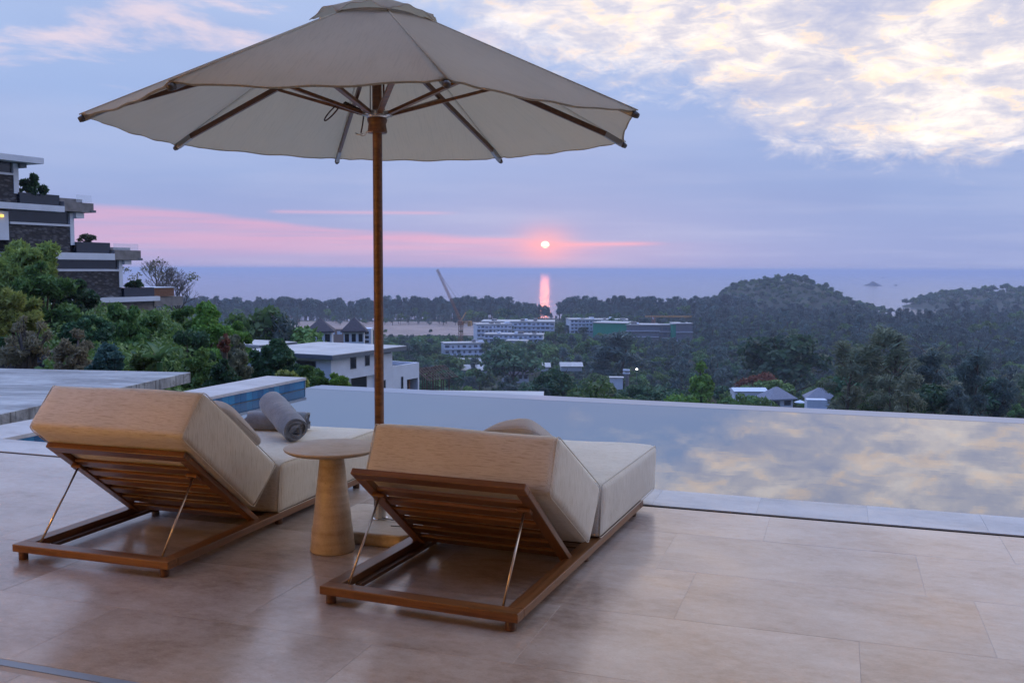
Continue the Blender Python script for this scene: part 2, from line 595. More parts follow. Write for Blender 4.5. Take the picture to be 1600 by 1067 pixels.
def leafy(name, c1, c2, rough=0.55, objvar=0.3):
    m, t, b = new_mat(name)
    a = t.node('ShaderNodeAttribute', attribute_name='tint').outputs['Fac']
    oi = t.node('ShaderNodeObjectInfo').outputs['Random']
    cc = t.mix(a, c1, c2)
    k = t.maprange(oi, 0, 1, 1 - objvar, 1 + objvar, smooth=False)
    k2 = t.maprange(t.math('FRACT', t.math('MULTIPLY', oi, 7.31)), 0, 1, 0.8, 1.2, smooth=False)
    t.put(b.inputs['Base Color'], t.mix(1.0, cc, t.comb(t.math('MULTIPLY', k, k2), k, k), 'MULTIPLY'))
    b.inputs['Roughness'].default_value = rough
    b.inputs['Specular IOR Level'].default_value = 0.35
    tr = t.node('ShaderNodeBsdfTranslucent')
    t.put(tr.inputs[0], t.mix(0.5, cc, tuple(min(1, x * 1.6) for x in c2)))
    ms = t.node('ShaderNodeMixShader')
    ms.inputs[0].default_value = 0.25
    t.l.new(b.outputs[0], ms.inputs[1])
    t.l.new(tr.outputs[0], ms.inputs[2])
    t.l.new(ms.outputs[0], m.node_tree.nodes['Material Output'].inputs[0])
    return m


M = {}
M['floor'] = travertine('terrace_travertine', (0.385, 0.312, 0.272), (0.460, 0.390, 0.350), (0.275, 0.203, 0.165), rough=0.19, spec=0.9, stretch=(1.0, 1.5, 1.0))
M['coping'] = travertine('coping_stone', (0.44, 0.42, 0.41), (0.49, 0.47, 0.46), (0.37, 0.35, 0.34), rough=0.5, spec=0.4)
M['grout'] = plain('grout', (0.40, 0.34, 0.31), 0.8, var=0.1)
M['trav_obj'] = travertine('table_travertine', (0.43, 0.345, 0.255), (0.52, 0.43, 0.33), (0.33, 0.25, 0.17), rough=0.5, per_object=False,
                           stretch=(1.6, 1.6, 15.0))
M['teak'] = teak('oiled_teak', (0.105, 0.038, 0.011), (0.215, 0.088, 0.028))
M['teak_dark'] = teak('dark_and_shaded_teak', (0.065, 0.023, 0.008), (0.125, 0.050, 0.018))
M['fabric'] = slub('cushion_slub_linen', (0.62, 0.565, 0.475), (0.36, 0.28, 0.17), fine=1.5, amt=0.6)
M['canopy'] = slub('canopy_canvas', (0.43, 0.34, 0.245), (0.24, 0.18, 0.12), fine=0.62, amt=0.5, turned=True)
def let_through(m, c, k):
    t = NT(m.node_tree)
    out = m.node_tree.nodes['Material Output']
    b = m.node_tree.nodes['Principled BSDF']
    tr = t.node('ShaderNodeBsdfTranslucent')
    tr.inputs[0].default_value = (*c, 1)
    ms = t.node('ShaderNodeMixShader')
    ms.inputs[0].default_value = k
    t.l.new(b.outputs[0], ms.inputs[1])
    t.l.new(tr.outputs[0], ms.inputs[2])
    t.l.new(ms.outputs[0], out.inputs[0])


let_through(M['canopy'], (0.76, 0.71, 0.60), 0.54)
M['pillow'] = slub('taupe_pillow_cloth', (0.42, 0.37, 0.33), (0.30, 0.26, 0.23), amt=0.5)
M['steel'] = plain('brushed_steel', (0.62, 0.60, 0.58), 0.25, 1.0, 0.05)
M['brass'] = plain('pale_bronze_rod', (0.55, 0.45, 0.36), 0.3, 1.0, 0.06)
M['grey_metal'] = plain('grey_end_sleeve', (0.30, 0.30, 0.31), 0.45, 0.6, 0.1)
M['dark_plastic'] = plain('dark_cap', (0.06, 0.055, 0.055), 0.5, 0, 0.1)
M['cord'] = plain('brown_cord', (0.07, 0.035, 0.025), 0.8, 0, 0.2, 60)
M['dark'] = plain('dark_channel', (0.06, 0.042, 0.032), 0.6, 0, 0.2)
M['alu'] = plain('anodised_track', (0.22, 0.24, 0.27), 0.4, 0.8, 0.08)
M['bark'] = plain('bark', (0.10, 0.075, 0.055), 0.9, 0, 0.35, 6)
M['white_wall'] = plain('white_render', (0.60, 0.65, 0.74), 0.75, 0, 0.07, 0.9)
M['pale_roof'] = plain('pale_roof_screed', (0.50, 0.48, 0.46), 0.85, 0, 0.16, 0.5)
M['grey_trim'] = plain('grey_fascia', (0.12, 0.14, 0.17), 0.6, 0, 0.1)
M['dark_glass'] = plain('dark_window_glass', (0.018, 0.022, 0.032), 0.12, 0, 0.1, spec=0.6)
M['brown_wood'] = plain('brown_boards', (0.16, 0.075, 0.045), 0.7, 0, 0.2, 8)
M['raw_concrete'] = plain('raw_concrete', (0.20, 0.19, 0.19), 0.9, 0, 0.3, 2.0)
M['thatch'] = plain('grey_shingle_roof', (0.075, 0.065, 0.075), 0.9, 0, 0.3, 3.0)
M['slate_roof'] = plain('blue_grey_roof', (0.19, 0.20, 0.25), 0.7, 0, 0.15, 2.0)
M['orange_steel'] = plain('orange_crane_paint', (0.28, 0.125, 0.07), 0.55, 0, 0.15)
M['yellow_steel'] = plain('ochre_crane_paint', (0.45, 0.25, 0.08), 0.55, 0, 0.15)
M['green_net'] = plain('green_debris_net', (0.0, 0.30, 0.17), 0.8, 0, 0.12, 0.6)
M['grey_net'] = plain('grey_scaffold_net', (0.17, 0.18, 0.20), 0.85, 0, 0.2, 0.5)
M['dark_wood'] = plain('weathered_poles', (0.12, 0.085, 0.07), 0.85, 0, 0.3, 6)
M['umbrella_grey'] = plain('grey_folded_canvas', (0.10, 0.11, 0.12), 0.9, 0, 0.2)


def stone_wall_mat():
    m, t, b = new_mat('dark_rubble_stone')
    oc = t.node('ShaderNodeTexCoord').outputs['Object']
    v = t.voronoi(t.mapping(oc, scale=(1.0, 1.0, 2.2)), 2.6)
    cc = t.ramp(t.sep(v.outputs['Color'])[0], [(0.0, (0.045, 0.047, 0.058)), (0.5, (0.070, 0.071, 0.083)), (1.0, (0.105, 0.102, 0.108))])
    t.put(b.inputs['Base Color'], t.mix(t.maprange(v.outputs['Distance'], 0.30, 0.55), cc, (0.03, 0.03, 0.035)))
    b.inputs['Roughness'].default_value = 0.85
    bump(t, b, v.outputs['Distance'], 0.8, -0.08)
    return m


def concrete_slab_mat():
    m, t, b = new_mat('weathered_concrete_slab')
    oc = t.node('ShaderNodeTexCoord').outputs['Object']
    n1 = t.noise(t.mapping(oc, scale=(0.5, 1.2, 1)), 1.3, 7, 0.65, 0.8)
    n2 = t.noise(oc, 9.0, 7, 0.7)
    n3 = t.noise(t.mapping(oc, scale=(0.25, 2.4, 6)), 1.0, 6, 0.7, 0.5)
    cc = t.ramp(t.math('ADD', t.math('MULTIPLY', n1, 0.75), t.math('MULTIPLY', n2, 0.25)),
                [(0.36, (0.14, 0.14, 0.145)), (0.47, (0.27, 0.275, 0.28)), (0.62, (0.40, 0.41, 0.41))])
    cc = t.mix(t.maprange(n3, 0.48, 0.64, 0.0, 0.7), cc, (0.12, 0.125, 0.13))
    st = t.noise(t.mapping(oc, scale=(14, 14, 0.8)), 1.0, 4, 0.6)
    nz = t.math('ABSOLUTE', t.sep(t.node('ShaderNodeTexCoord').outputs['Normal'])[2])
    vert = t.maprange(nz, 0.3, 0.6, 1, 0)
    cc = t.mix(t.math('MULTIPLY', vert, t.maprange(st, 0.5, 0.62, 0, 0.8)), cc, (0.06, 0.06, 0.065))
    t.put(b.inputs['Base Color'], cc)
    b.inputs['Roughness'].default_value = 0.7
    bump(t, b, n2, 0.3, 0.01)
    return m


def mosaic_mat():
    m, t, b = new_mat('blue_glazed_mosaic')
    oi = t.node('ShaderNodeObjectInfo').outputs['Random']
    oc = t.node('ShaderNodeNewGeometry').outputs['Position']
    n = t.noise(oc, 12, 5, 0.6)
    f = t.math('ADD', t.math('MULTIPLY', oi, 0.65), t.math('MULTIPLY', n, 0.4))
    t.put(b.inputs['Base Color'], t.ramp(f, [(0.1, (0.004, 0.075, 0.19)), (0.45, (0.006, 0.13, 0.29)), (0.75, (0.010, 0.18, 0.36)), (1.0, (0.02, 0.23, 0.40))]))
    b.inputs['Roughness'].default_value = 0.22
    return m


def water_mat(name, c, ior, rough, scl, strength, dist, far=False):
    m, t, b = new_mat(name)
    g = t.node('ShaderNodeNewGeometry').outputs['Position']
    b.inputs['Base Color'].default_value = (*c, 1)
    b.inputs['IOR'].default_value = ior
    b.inputs['Roughness'].default_value = rough
    n1 = t.noise(t.mapping(g, scale=(scl, scl * 1.5, 1), rot=(0, 0, 0.3)), 1.0, 4 if not far else 6, 0.55, 0.4)
    n2 = t.noise(t.mapping(g, scale=(scl * 0.22, scl * 0.3, 1)), 1.0, 2, 0.5)
    bump(t, b, t.math('ADD', n1, t.math('MULTIPLY', n2, 1.5)), strength, dist)
    return m


M['stone_wall'] = stone_wall_mat()
M['slab'] = concrete_slab_mat()
M['mosaic'] = mosaic_mat()
M['pool_water'] = water_mat('pool_water', (0.035, 0.07, 0.10), 4.4, 0.003, 3.0, 0.011, 0.02)
M['sea_water'] = water_mat('sea_water', (0.09, 0.12, 0.17), 1.4, 0.11, 0.035, 0.55, 4.0, far=True)


def towel_mat():
    m, t, b = new_mat('grey_terry_towel')
    oc = t.node('ShaderNodeTexCoord').outputs['Object']
    n = t.noise(oc, 260, 3, 0.7)
    big = t.noise(t.mapping(oc, scale=(6, 40, 40)), 1.0, 4, 0.6)
    cc = t.ramp(t.math('ADD', t.math('MULTIPLY', n, 0.5), t.math('MULTIPLY', big, 0.5)), [(0.3, (0.12, 0.13, 0.155)), (0.7, (0.24, 0.26, 0.30))])
    t.put(b.inputs['Base Color'], cc)
    b.inputs['Roughness'].default_value = 0.95
    b.inputs['Sheen Weight'].default_value = 0.4
    bump(t, b, t.math('ADD', n, t.math('MULTIPLY', big, 1.2)), 0.8, 0.004)
    return m


M['towel'] = towel_mat()


def ground_mat():
    m, t, b = new_mat('valley_undergrowth')
    g = t.node('ShaderNodeNewGeometry').outputs['Position']
    n1 = t.noise(g, 0.02, 6, 0.6)
    n2 = t.noise(g, 0.35, 6, 0.65)
    cc = t.ramp(t.math('ADD', t.math('MULTIPLY', n1, 0.5), t.math('MULTIPLY', n2, 0.5)),
                [(0.35, (0.022, 0.035, 0.02)), (0.5, (0.045, 0.06, 0.03)), (0.65, (0.08, 0.08, 0.045)), (0.8, (0.12, 0.10, 0.07))])
    t.put(b.inputs['Base Color'], cc)
    b.inputs['Roughness'].default_value = 0.95
    bump(t, b, n2, 0.8, 0.6)
    return m


M['ground'] = ground_mat()
M['sand'] = plain('bare_sand', (0.34, 0.25, 0.21), 0.95, 0, 0.22, 0.03)
M['dirt'] = plain('bare_earth', (0.36, 0.26, 0.19), 0.95, 0, 0.25, 0.15)
M['leaf_dark'] = leafy('dark_green_leaves', (0.014, 0.046, 0.024), (0.075, 0.165, 0.07), objvar=0.5)
M['leaf_mid'] = leafy('mid_green_leaves', (0.03, 0.08, 0.02), (0.145, 0.25, 0.065), objvar=0.45)
M['leaf_bright'] = leafy('bright_green_leaves', (0.075, 0.165, 0.022), (0.18, 0.32, 0.06), objvar=0.15)
M['leaf_bamboo'] = leafy('yellow_green_bamboo_leaves', (0.13, 0.18, 0.035), (0.33, 0.4, 0.1), objvar=0.12)
M['leaf_dry'] = leafy('dry_beige_leaves', (0.12, 0.125, 0.072), (0.22, 0.22, 0.135), objvar=0.1)
M['leaf_cas'] = leafy('grey_green_casuarina_needles', (0.036, 0.068, 0.062), (0.125, 0.185, 0.165), objvar=0.5)
M['leaf_olive'] = leafy('olive_brown_needles', (0.075, 0.100, 0.060), (0.225, 0.255, 0.160), objvar=0.15)
M['leaf_red'] = leafy('rust_red_leaves', (0.10, 0.032, 0.018), (0.19, 0.075, 0.04), objvar=0.1)
M['leaf_blue'] = leafy('blue_green_leaves', (0.03, 0.075, 0.065), (0.085, 0.17, 0.145), objvar=0.1)
M['twig'] = plain('grey_purple_twigs', (0.14, 0.125, 0.115), 0.9, 0, 0.3, 4)
M['banana'] = leafy('banana_leaf', (0.05, 0.12, 0.035), (0.13, 0.22, 0.08), 0.4, objvar=0.3)

# ------------------------------------------------------------------ terrain
SEA_Z, VALLEY = -62.0, -58.0


def sstep(a, b, x):
    t = np.clip((x - a) / (b - a), 0, 1)
    return t * t * (3 - 2 * t)


def tz(l, d):
    """ground height at l metres to the right and d metres ahead of the view."""
    l = np.asarray(l, float)
    d = np.asarray(d, float)
    slope = np.maximum(VALLEY, -3.6 - 0.150 * np.maximum(d - 9, 0))
    ratio = l / np.maximum(d, 4.0)
    left = sstep(-0.25, -0.36, ratio) * sstep(155, 84, d)
    hill = -2.6 - 0.010 * d + 0.085 * np.maximum(-l - 16, 0) * sstep(8, 40, d)
    z = slope * (1 - left) + np.minimum(hill, 6.0) * left
    # keep clear below the terrace and the pool
    near = sstep(15.5, 11.0, d)
    z = z * (1 - near) + np.minimum(z, -3.6) * near
    z = z + 0.8 * np.sin(l * 0.05 + 1.0) * np.sin(d * 0.041) * sstep(60, 200, d)
    # falls to the beach
    shore = 1195 + 35 * np.sin(l * 0.006) + 25 * np.sin(l * 0.017 + 2)
    z = np.where(d > shore - 40, VALLEY + (SEA_Z - 3 - VALLEY) * sstep(0, 1, (d - (shore - 40)) / 60), z)
    # green headland in front of the bay, and the far one on the right
    wob = 3.5 * np.sin(l * 0.075 + 0.6) + 2.5 * np.sin(l * 0.19 + d * 0.05)
    a = (l - 411) / 104.0
    bb = (d - 1480) / 210.0
    s = np.sqrt(np.abs(a) ** 2.4 + bb ** 2)
    hz = SEA_Z - 3 + (48 + wob) * np.clip(1 - s ** 2.2, -0.2, 1)
    a3 = (l - 486) / 62.0
    b3 = (d - 1400) / 150.0
    hz = np.maximum(hz, SEA_Z - 3 + 13 * np.clip(1 - (a3 ** 2 + b3 ** 2), -0.3, 1))
    a2 = (l - 860) / 190.0
    b2 = (d - 1640) / 190.0
    h2 = SEA_Z - 3 + (27 + wob) * np.clip(1 - (np.abs(a2) ** 2.2 + b2 ** 2), -0.2, 1)
    a4 = (l - 1180) / 420.0
    b4 = (d - 1560) / 400.0
    h2 = np.maximum(h2, SEA_Z - 3 + (34 + wob) * np.clip(1 - (a4 ** 2 + b4 ** 2), -0.2, 1))
    return np.maximum(np.maximum(z, hz), h2)


def ground_at(px, D):
    l = (px - 800.0) / F_PX * D
    x, y = ld(px, D)
    return Vector((x, y, float(tz(l, D))))


ds = np.concatenate([np.arange(8, 40, 2.0), np.arange(40, 200, 5.0), np.arange(200, 1100, 20.0), np.arange(1100, 2700, 22.0)])
us = np.linspace(-0.95, 1.0, 150)
V, Fc = [], []
for d in ds:
    l = us * (d + 12)
    z = tz(l, np.full_like(l, d))
    P_ = np.outer(l, np.array(RH)) + d * np.array(FH)[None, :]
    P_[:, 2] = z
    V.append(P_)
V = np.concatenate(V)
nu = len(us)
for i in range(len(ds) - 1):
    for j in range(nu - 1):
        Fc.append((i * nu + j, i * nu + j + 1, (i + 1) * nu + j + 1, (i + 1) * nu + j))
me = bpy.data.meshes.new('hillside')
me.from_pydata([tuple(p) for p in V], [], Fc)
me.materials.append(M['ground'])
hill = bpy.data.objects.new('hillside_terrain', me)
col.objects.link(hill)
shade(hill)
tag(hill, 'wooded hillside falling to the valley and the shore', kind='structure')

# ground below and behind the house, so the sheet goes all the way round
mb = MB()
mb.quad((-400, -400, -4.2), (400, -400, -4.2), (400, 14, -4.2), (-400, 14, -4.2))
tag(mb.build('ground', M['ground']), kind='structure')

mb = MB()
cs = [FH * 900 + RH * -9000, FH * 900 + RH * 9000, FH * 17000 + RH * 13000, FH * 17000 + RH * -13000]
mb.quad(*[(c.x, c.y, SEA_Z) for c in cs])
tag(mb.build('sea', M['sea_water']), 'calm blue sea out to the horizon', kind='structure')


def drape(name, pxs, dts, mat, lift, kind='structure'):
    """a sheet of bare ground laid on the terrain; pxs(t) gives left and right edge for depth steps dts."""
    mb = MB()
    n = 24
    for D, (p0, p1) in dts:
        for k in range(n + 1):
            px = p0 + (p1 - p0) * k / n
            g = ground_at(px, D)
            mb.v.append((g.x, g.y, g.z + lift))
    for i in range(len(dts) - 1):
        for k in range(n):
            a = i * (n + 1) + k
            mb.f.append((a, a + 1, a + n + 2, a + n + 1))
    return tag(mb.build(name, mat), kind=kind)


drape('sand_field', None, [(D, (432 + (D - 860) * 0.1, 772)) for D in range(850, 1085, 15)], M['sand'], 0.35)
drape('dirt_clearing', None, [(240, (655, 742)), (262, (650, 760)), (285, (648, 770)), (310, (648, 765)), (335, (650, 735)), (360, (655, 720)), (380, (660, 700))], M['dirt'], 0.5)
drape('beach', None, [(D, (300, 1120)) for D in (1142, 1150, 1158)], M['sand'], 0.3)

# ------------------------------------------------------------------ terrace floor: travertine slabs laid in running bond
TW, TH = 1.215, 0.645
floor = MB().box(-9.0, 3.2, -6.0, 5.765, -0.16, -0.0010).build('terrace_floor', M['grout'])
tag(floor, 'polished travertine terrace floor', kind='structure')
tile_cache = {}


def stone(name, parent, x0, x1, y0, y1, z0, z1, mat, gap=0.0004, bev=0.0006, drop=0.0):
    w_, d_, h_ = x1 - x0 - 2 * gap, y1 - y0 - 2 * gap, z1 - z0
    key = (name, round(w_, 3), round(d_, 3), round(h_, 3), mat.name)
    me = tile_cache.get(key)
    if me is None:
        bm = bmesh.new()
        bmesh.ops.create_cube(bm, size=1.0)
        bmesh.ops.scale(bm, vec=(w_, d_, h_), verts=bm.verts)
        es = [e for e in bm.edges if all(v.co.z > 0 for v in e.verts)]
        bmesh.ops.bevel(bm, geom=es, offset=bev, segments=1, affect='EDGES')
        me = bpy.data.meshes.new(name)
        bm.to_mesh(me)
        bm.free()
        me.materials.append(mat)
        tile_cache[key] = me
    o = bpy.data.objects.new(name, me)
    o.location = ((x0 + x1) / 2, (y0 + y1) / 2, (z0 + z1) / 2 - drop)
    return link(o, parent)


rnd = random.Random(3)
rows = [(5.225, 5.762, -0.35), (4.568, 5.225, -0.81), (3.912, 4.568, 0.60), (3.262, 3.912, 0.11), (2.678, 3.262, -0.46)]
for y0, y1, off in rows:
    k0 = math.floor((-9.0 - off) / TW)
    x = off + k0 * TW
    while x < 3.2:
        a, b = max(x, -9.0), min(x + TW, 3.2)
        if b - a > 0.05:
            t_ = stone('tile', floor, a, b, y0, y1, -0.024, 0.0, M['floor'], drop=rnd.uniform(0, 0.0003))
            t_.rotation_euler = (rnd.uniform(-.0005, .0005), rnd.uniform(-.0005, .0005), 0)
        x += TW
for i in range(9):
    y1 = 2.594 - i * TH
    off = (-0.3, 0.25)[i % 2]
    for k in range(-8, 4):
        a, b = off + k * TW, off + (k + 1) * TW
        if a > -9 and b < 3.2 and i < 4:
            stone('tile', floor, a, b, y1 - TH, y1, -0.024, 0.0, M['floor'])

# sliding-door track in the floor
tr = tag(MB().box(-9, 3.2, 2.630, 2.673, -0.03, 0.001).build('door_track', M['alu']), kind='structure')
MB().box(-9, 3.2, 2.597, 2.628, -0.0242, -0.003).build('groove', M['dark_plastic'], tr)

# overflow slot along the pool
ch = tag(MB().box(-9, 3.2, 5.769, 5.815, -0.07, -0.028).build('drain_channel', M['dark']), kind='structure')
MB().box(-9, 3.2, 5.7655, 5.7775, -0.0275, -0.004).build('edge_strip', M['dark'], ch)
MB().box(-9, 3.2, 5.805, 5.816, -0.0275, -0.004).build('edge_strip', M['dark'], ch)

# ------------------------------------------------------------------ pool
basin = MB()
basin.box(-7.32, 8.2, 5.84, 6.205, -3.4, -0.045)       # near wall
basin.box(-7.28, -6.745, 6.21, 11.22, -3.4, -0.045)    # end wall on the left
basin.box(-6.80, 8.2, 11.49, 11.76, -3.4, -0.40)       # weir wall
basin.box(-6.7, 8.2, 6.20, 11.50, -3.4, -1.7)
pool = tag(basin.build('swimming_pool', M['coping']), 'infinity pool along the terrace edge', kind='structure')
cop = tag(MB().box(-9.0, 3.2, 5.82, 6.22, -0.10, -0.002).build('pool_coping', M['grout']), kind='structure')
x = 0.196 - 16 * 0.632
while x < 3.2:
    a, b = max(x, -9.0), min(x + 0.632, 3.2)
    if b - a > 0.05:
        stone('stone', cop, a, b, 5.818, 6.245, -0.034, 0.0, M['coping'], gap=0.0004, bev=0.0006, drop=rnd.uniform(0, .001))
    x += 0.632
endw = tag(MB().box(-7.27, -6.75, 6.255, 11.14, -0.10, -0.002).build('pool_end_wall', M['grout']), kind='structure')
y = 6.250
while y < 11.1:
    y2 = min(y + 0.60, 11.17)
    stone('stone', endw, -7.30, -6.70, y, y2, -0.034, 0.0, M['coping'], gap=0.0004, bev=0.0006)
    y += 0.60
# glazed blue tiles on the inner faces, down to the water
tm = MB().box(-0.004, 0.004, -0.0585, 0.0585, -0.0585, 0.0585).mesh('mosaic_tile')
tm.materials.append(M['mosaic'])
for i in range(41):
    for j in range(2):
        o = bpy.data.objects.new('mosaic_tile', tm)
        o.location = (-6.730 + rnd.uniform(-.0012, .0012), 6.315 + 0.1195 * i, -0.095 - 0.1195 * j)
        o.rotation_euler = (0, rnd.uniform(-.012, .012), rnd.uniform(-.012, .012))
        link(o, endw)
MB().box(-6.75, -6.712, 6.245, 11.18, -0.170, -0.146).build('waterline_ledge', M['dark_plastic'], endw)
for k in range(5):
    o = bpy.data.objects.new('mosaic_tile', tm)
    o.location = (-6.79 - 0.1195 * k, 11.185, -0.095)
    o.rotation_euler = (0, 0, PI / 2)
    link(o, endw)

WATER_Z = -0.150
wat = MB()
nx_, ny_ = 2, 2
wat.quad((-6.75, 6.21, WATER_Z), (8.2, 6.21, WATER_Z), (8.2, 11.52, WATER_Z), (-6.75, 11.52, WATER_Z))
tag(wat.build('pool_water', M['pool_water']), 'still pool water mirroring the lit cloud', kind='structure')
# wet stone lip the water runs over, and the catch gutter beyond it
M['wet_lip'] = plain('wet_pale_weir_stone', (0.20, 0.24, 0.30), 0.3, 0, 0.1, 3.0)
lip = MB()
lip.box(-6.71, 8.2, 11.20, 11.59, -0.40, WATER_Z + 0.0012)
tag(lip.build('weir_edge', M['wet_lip']), kind='structure')
tag(MB().box(-6.8, 8.2, 11.77, 12.5, -3.2, -0.75).build('catch_gutter', M['mosaic']), kind='structure')

# ------------------------------------------------------------------ the room the view is taken from (open side along the door track)
M['room'] = plain('warm_plaster', (0.62, 0.54, 0.45), 0.9, 0, 0.05)
tag(MB().box(-9.3, 4.2, -6.2, 3.15, 2.78, 3.10).build('room_ceiling', M['room']), kind='structure')
tag(MB().box(-9.3, 4.2, -6.3, -6.1, -0.1, 2.775).build('room_wall', M['room']), kind='structure')
tag(MB().box(3.2, 3.4, -6.09, 2.3, -0.1, 2.775).build('room_wall', M['room']), kind='structure')
tag(MB().box(-9.25, -9.05, -6.09, 1.2, -0.1, 2.775).build('room_wall', M['room']), kind='structure')


def room_lamp(x, y, label, power):
    t = thing('floor_lamp', label, 'lamp', (x, y, 0), 0)
    MB().lathe([(0.02, 0.0), (0.16, 0.0), (0.16, 0.02), (0.02, 0.03)], 24).build('base', M['brass'], t)
    MB().tube([(0, 0, 0.02), (0, 0, 1.74)], 0.012).build('pole', M['brass'], t)
    g, gt, gb = new_mat('lamp_glass')
    gb.inputs['Emission Color'].default_value = (1.0, 0.55, 0.22, 1)
    gb.inputs['Emission Strength'].default_value = 5.0
    MB().lathe([(0.03, 1.74), (0.10, 1.79), (0.12, 1.86), (0.10, 1.93), (0.03, 1.98)], 24).build('lamp_shade', g, t, smooth=True)
    l = bpy.data.lights.new('lamp_light', 'POINT')
    l.energy = power
    l.color = (1.0, 0.54, 0.15)
    l.shadow_soft_size = 0.16
    lo = bpy.data.objects.new('lamp_light', l)
    lo.location = (0, 0, 1.86)
    col.objects.link(lo)
    lo.parent = t
    return t


room_lamp(-6.6, -1.2, 'warm glowing globe floor lamp indoors, the one towards the end wall', 380)
room_lamp(-3.6, -5.2, 'warm glowing globe floor lamp indoors, deepest in the room', 210)

# ------------------------------------------------------------------ loungers
LW, LL = 0.925, 2.06           # frame width and length
ZT = 0.078


def beam(name, parent, x0, x1, y0, y1, z0, z1, mat, bev=0.0035, Mx=None, grain=None):
    mb = MB().box(x0, x1, y0, y1, z0, z1)
    o = mb.build(name, mat, parent, bevel=bev)
    dims = (x1 - x0, y1 - y0)
    g = 1.0 if (dims[1] > dims[0] if grain is None else grain == 'y') else 0.0
    at_ = o.data.attributes.new('grain', 'FLOAT', 'POINT')
    at_.data.foreach_set('value', [g] * len(o.data.vertices))
    if Mx is not None:
        o.matrix_local = Mx
    return o


def soft(name, parent, quad, x0, x1, r, mat, bulge=0.012, seed=0, wob=0.0045, n=18):
    """cushion: a soft box whose side view is the quad (back-low, front-low, front-top, back-top) in (y, z)."""
    bl, fl, ft, bt = [Vector((0, *q)) for q in quad]
    ly = ((fl - bl).length + (ft - bt).length) / 2
    lz = ((bt - bl).length + (ft - fl).length) / 2
    bm = rounded_box(x1 - x0, ly, lz, r, n, bulge, seed, wob)
    for v in bm.verts:
        u_, v_ = v.co.y / ly + 0.5, v.co.z / lz + 0.5
        p = (bl * (1 - u_) + fl * u_) * (1 - v_) + (bt * (1 - u_) + ft * u_) * v_
        v.co = Vector((v.co.x + (x0 + x1) / 2, p.y, p.z))
    me = bpy.data.meshes.new(name)
    bm.to_mesh(me)
    bm.free()
    me.materials.append(mat)
    o = bpy.data.objects.new(name, me)
    link(o, parent)
    shade(o)
    # stitched seam round each end panel
    for xs, sg in ((x0, 1), (x1, -1)):
        cs = [bl, fl, ft, bt]
        ctr = sum(cs, Vector((0, 0, 0))) / 4
        pts = []
        for i in range(4):
            p, a, b = cs[i], cs[i - 1], cs[(i + 1) % 4]
            ua, ub = (a - p).normalized(), (b - p).normalized()
            inn = (ua + ub).normalized() * .0125
            for f in (.06, .03):
                pts.append(p + ua * f + (ctr - p).normalized() * .0085)
            pts.append(p + inn * 1.25)
            for f in (.03, .06):
                pts.append(p + ub * f + (ctr - p).normalized() * .0085)
        MB().tube([(xs + sg * .0092, q.y, q.z) for q in pts], .0026, 5, closed=True).build('seam', mat, o, smooth=True)
    return o


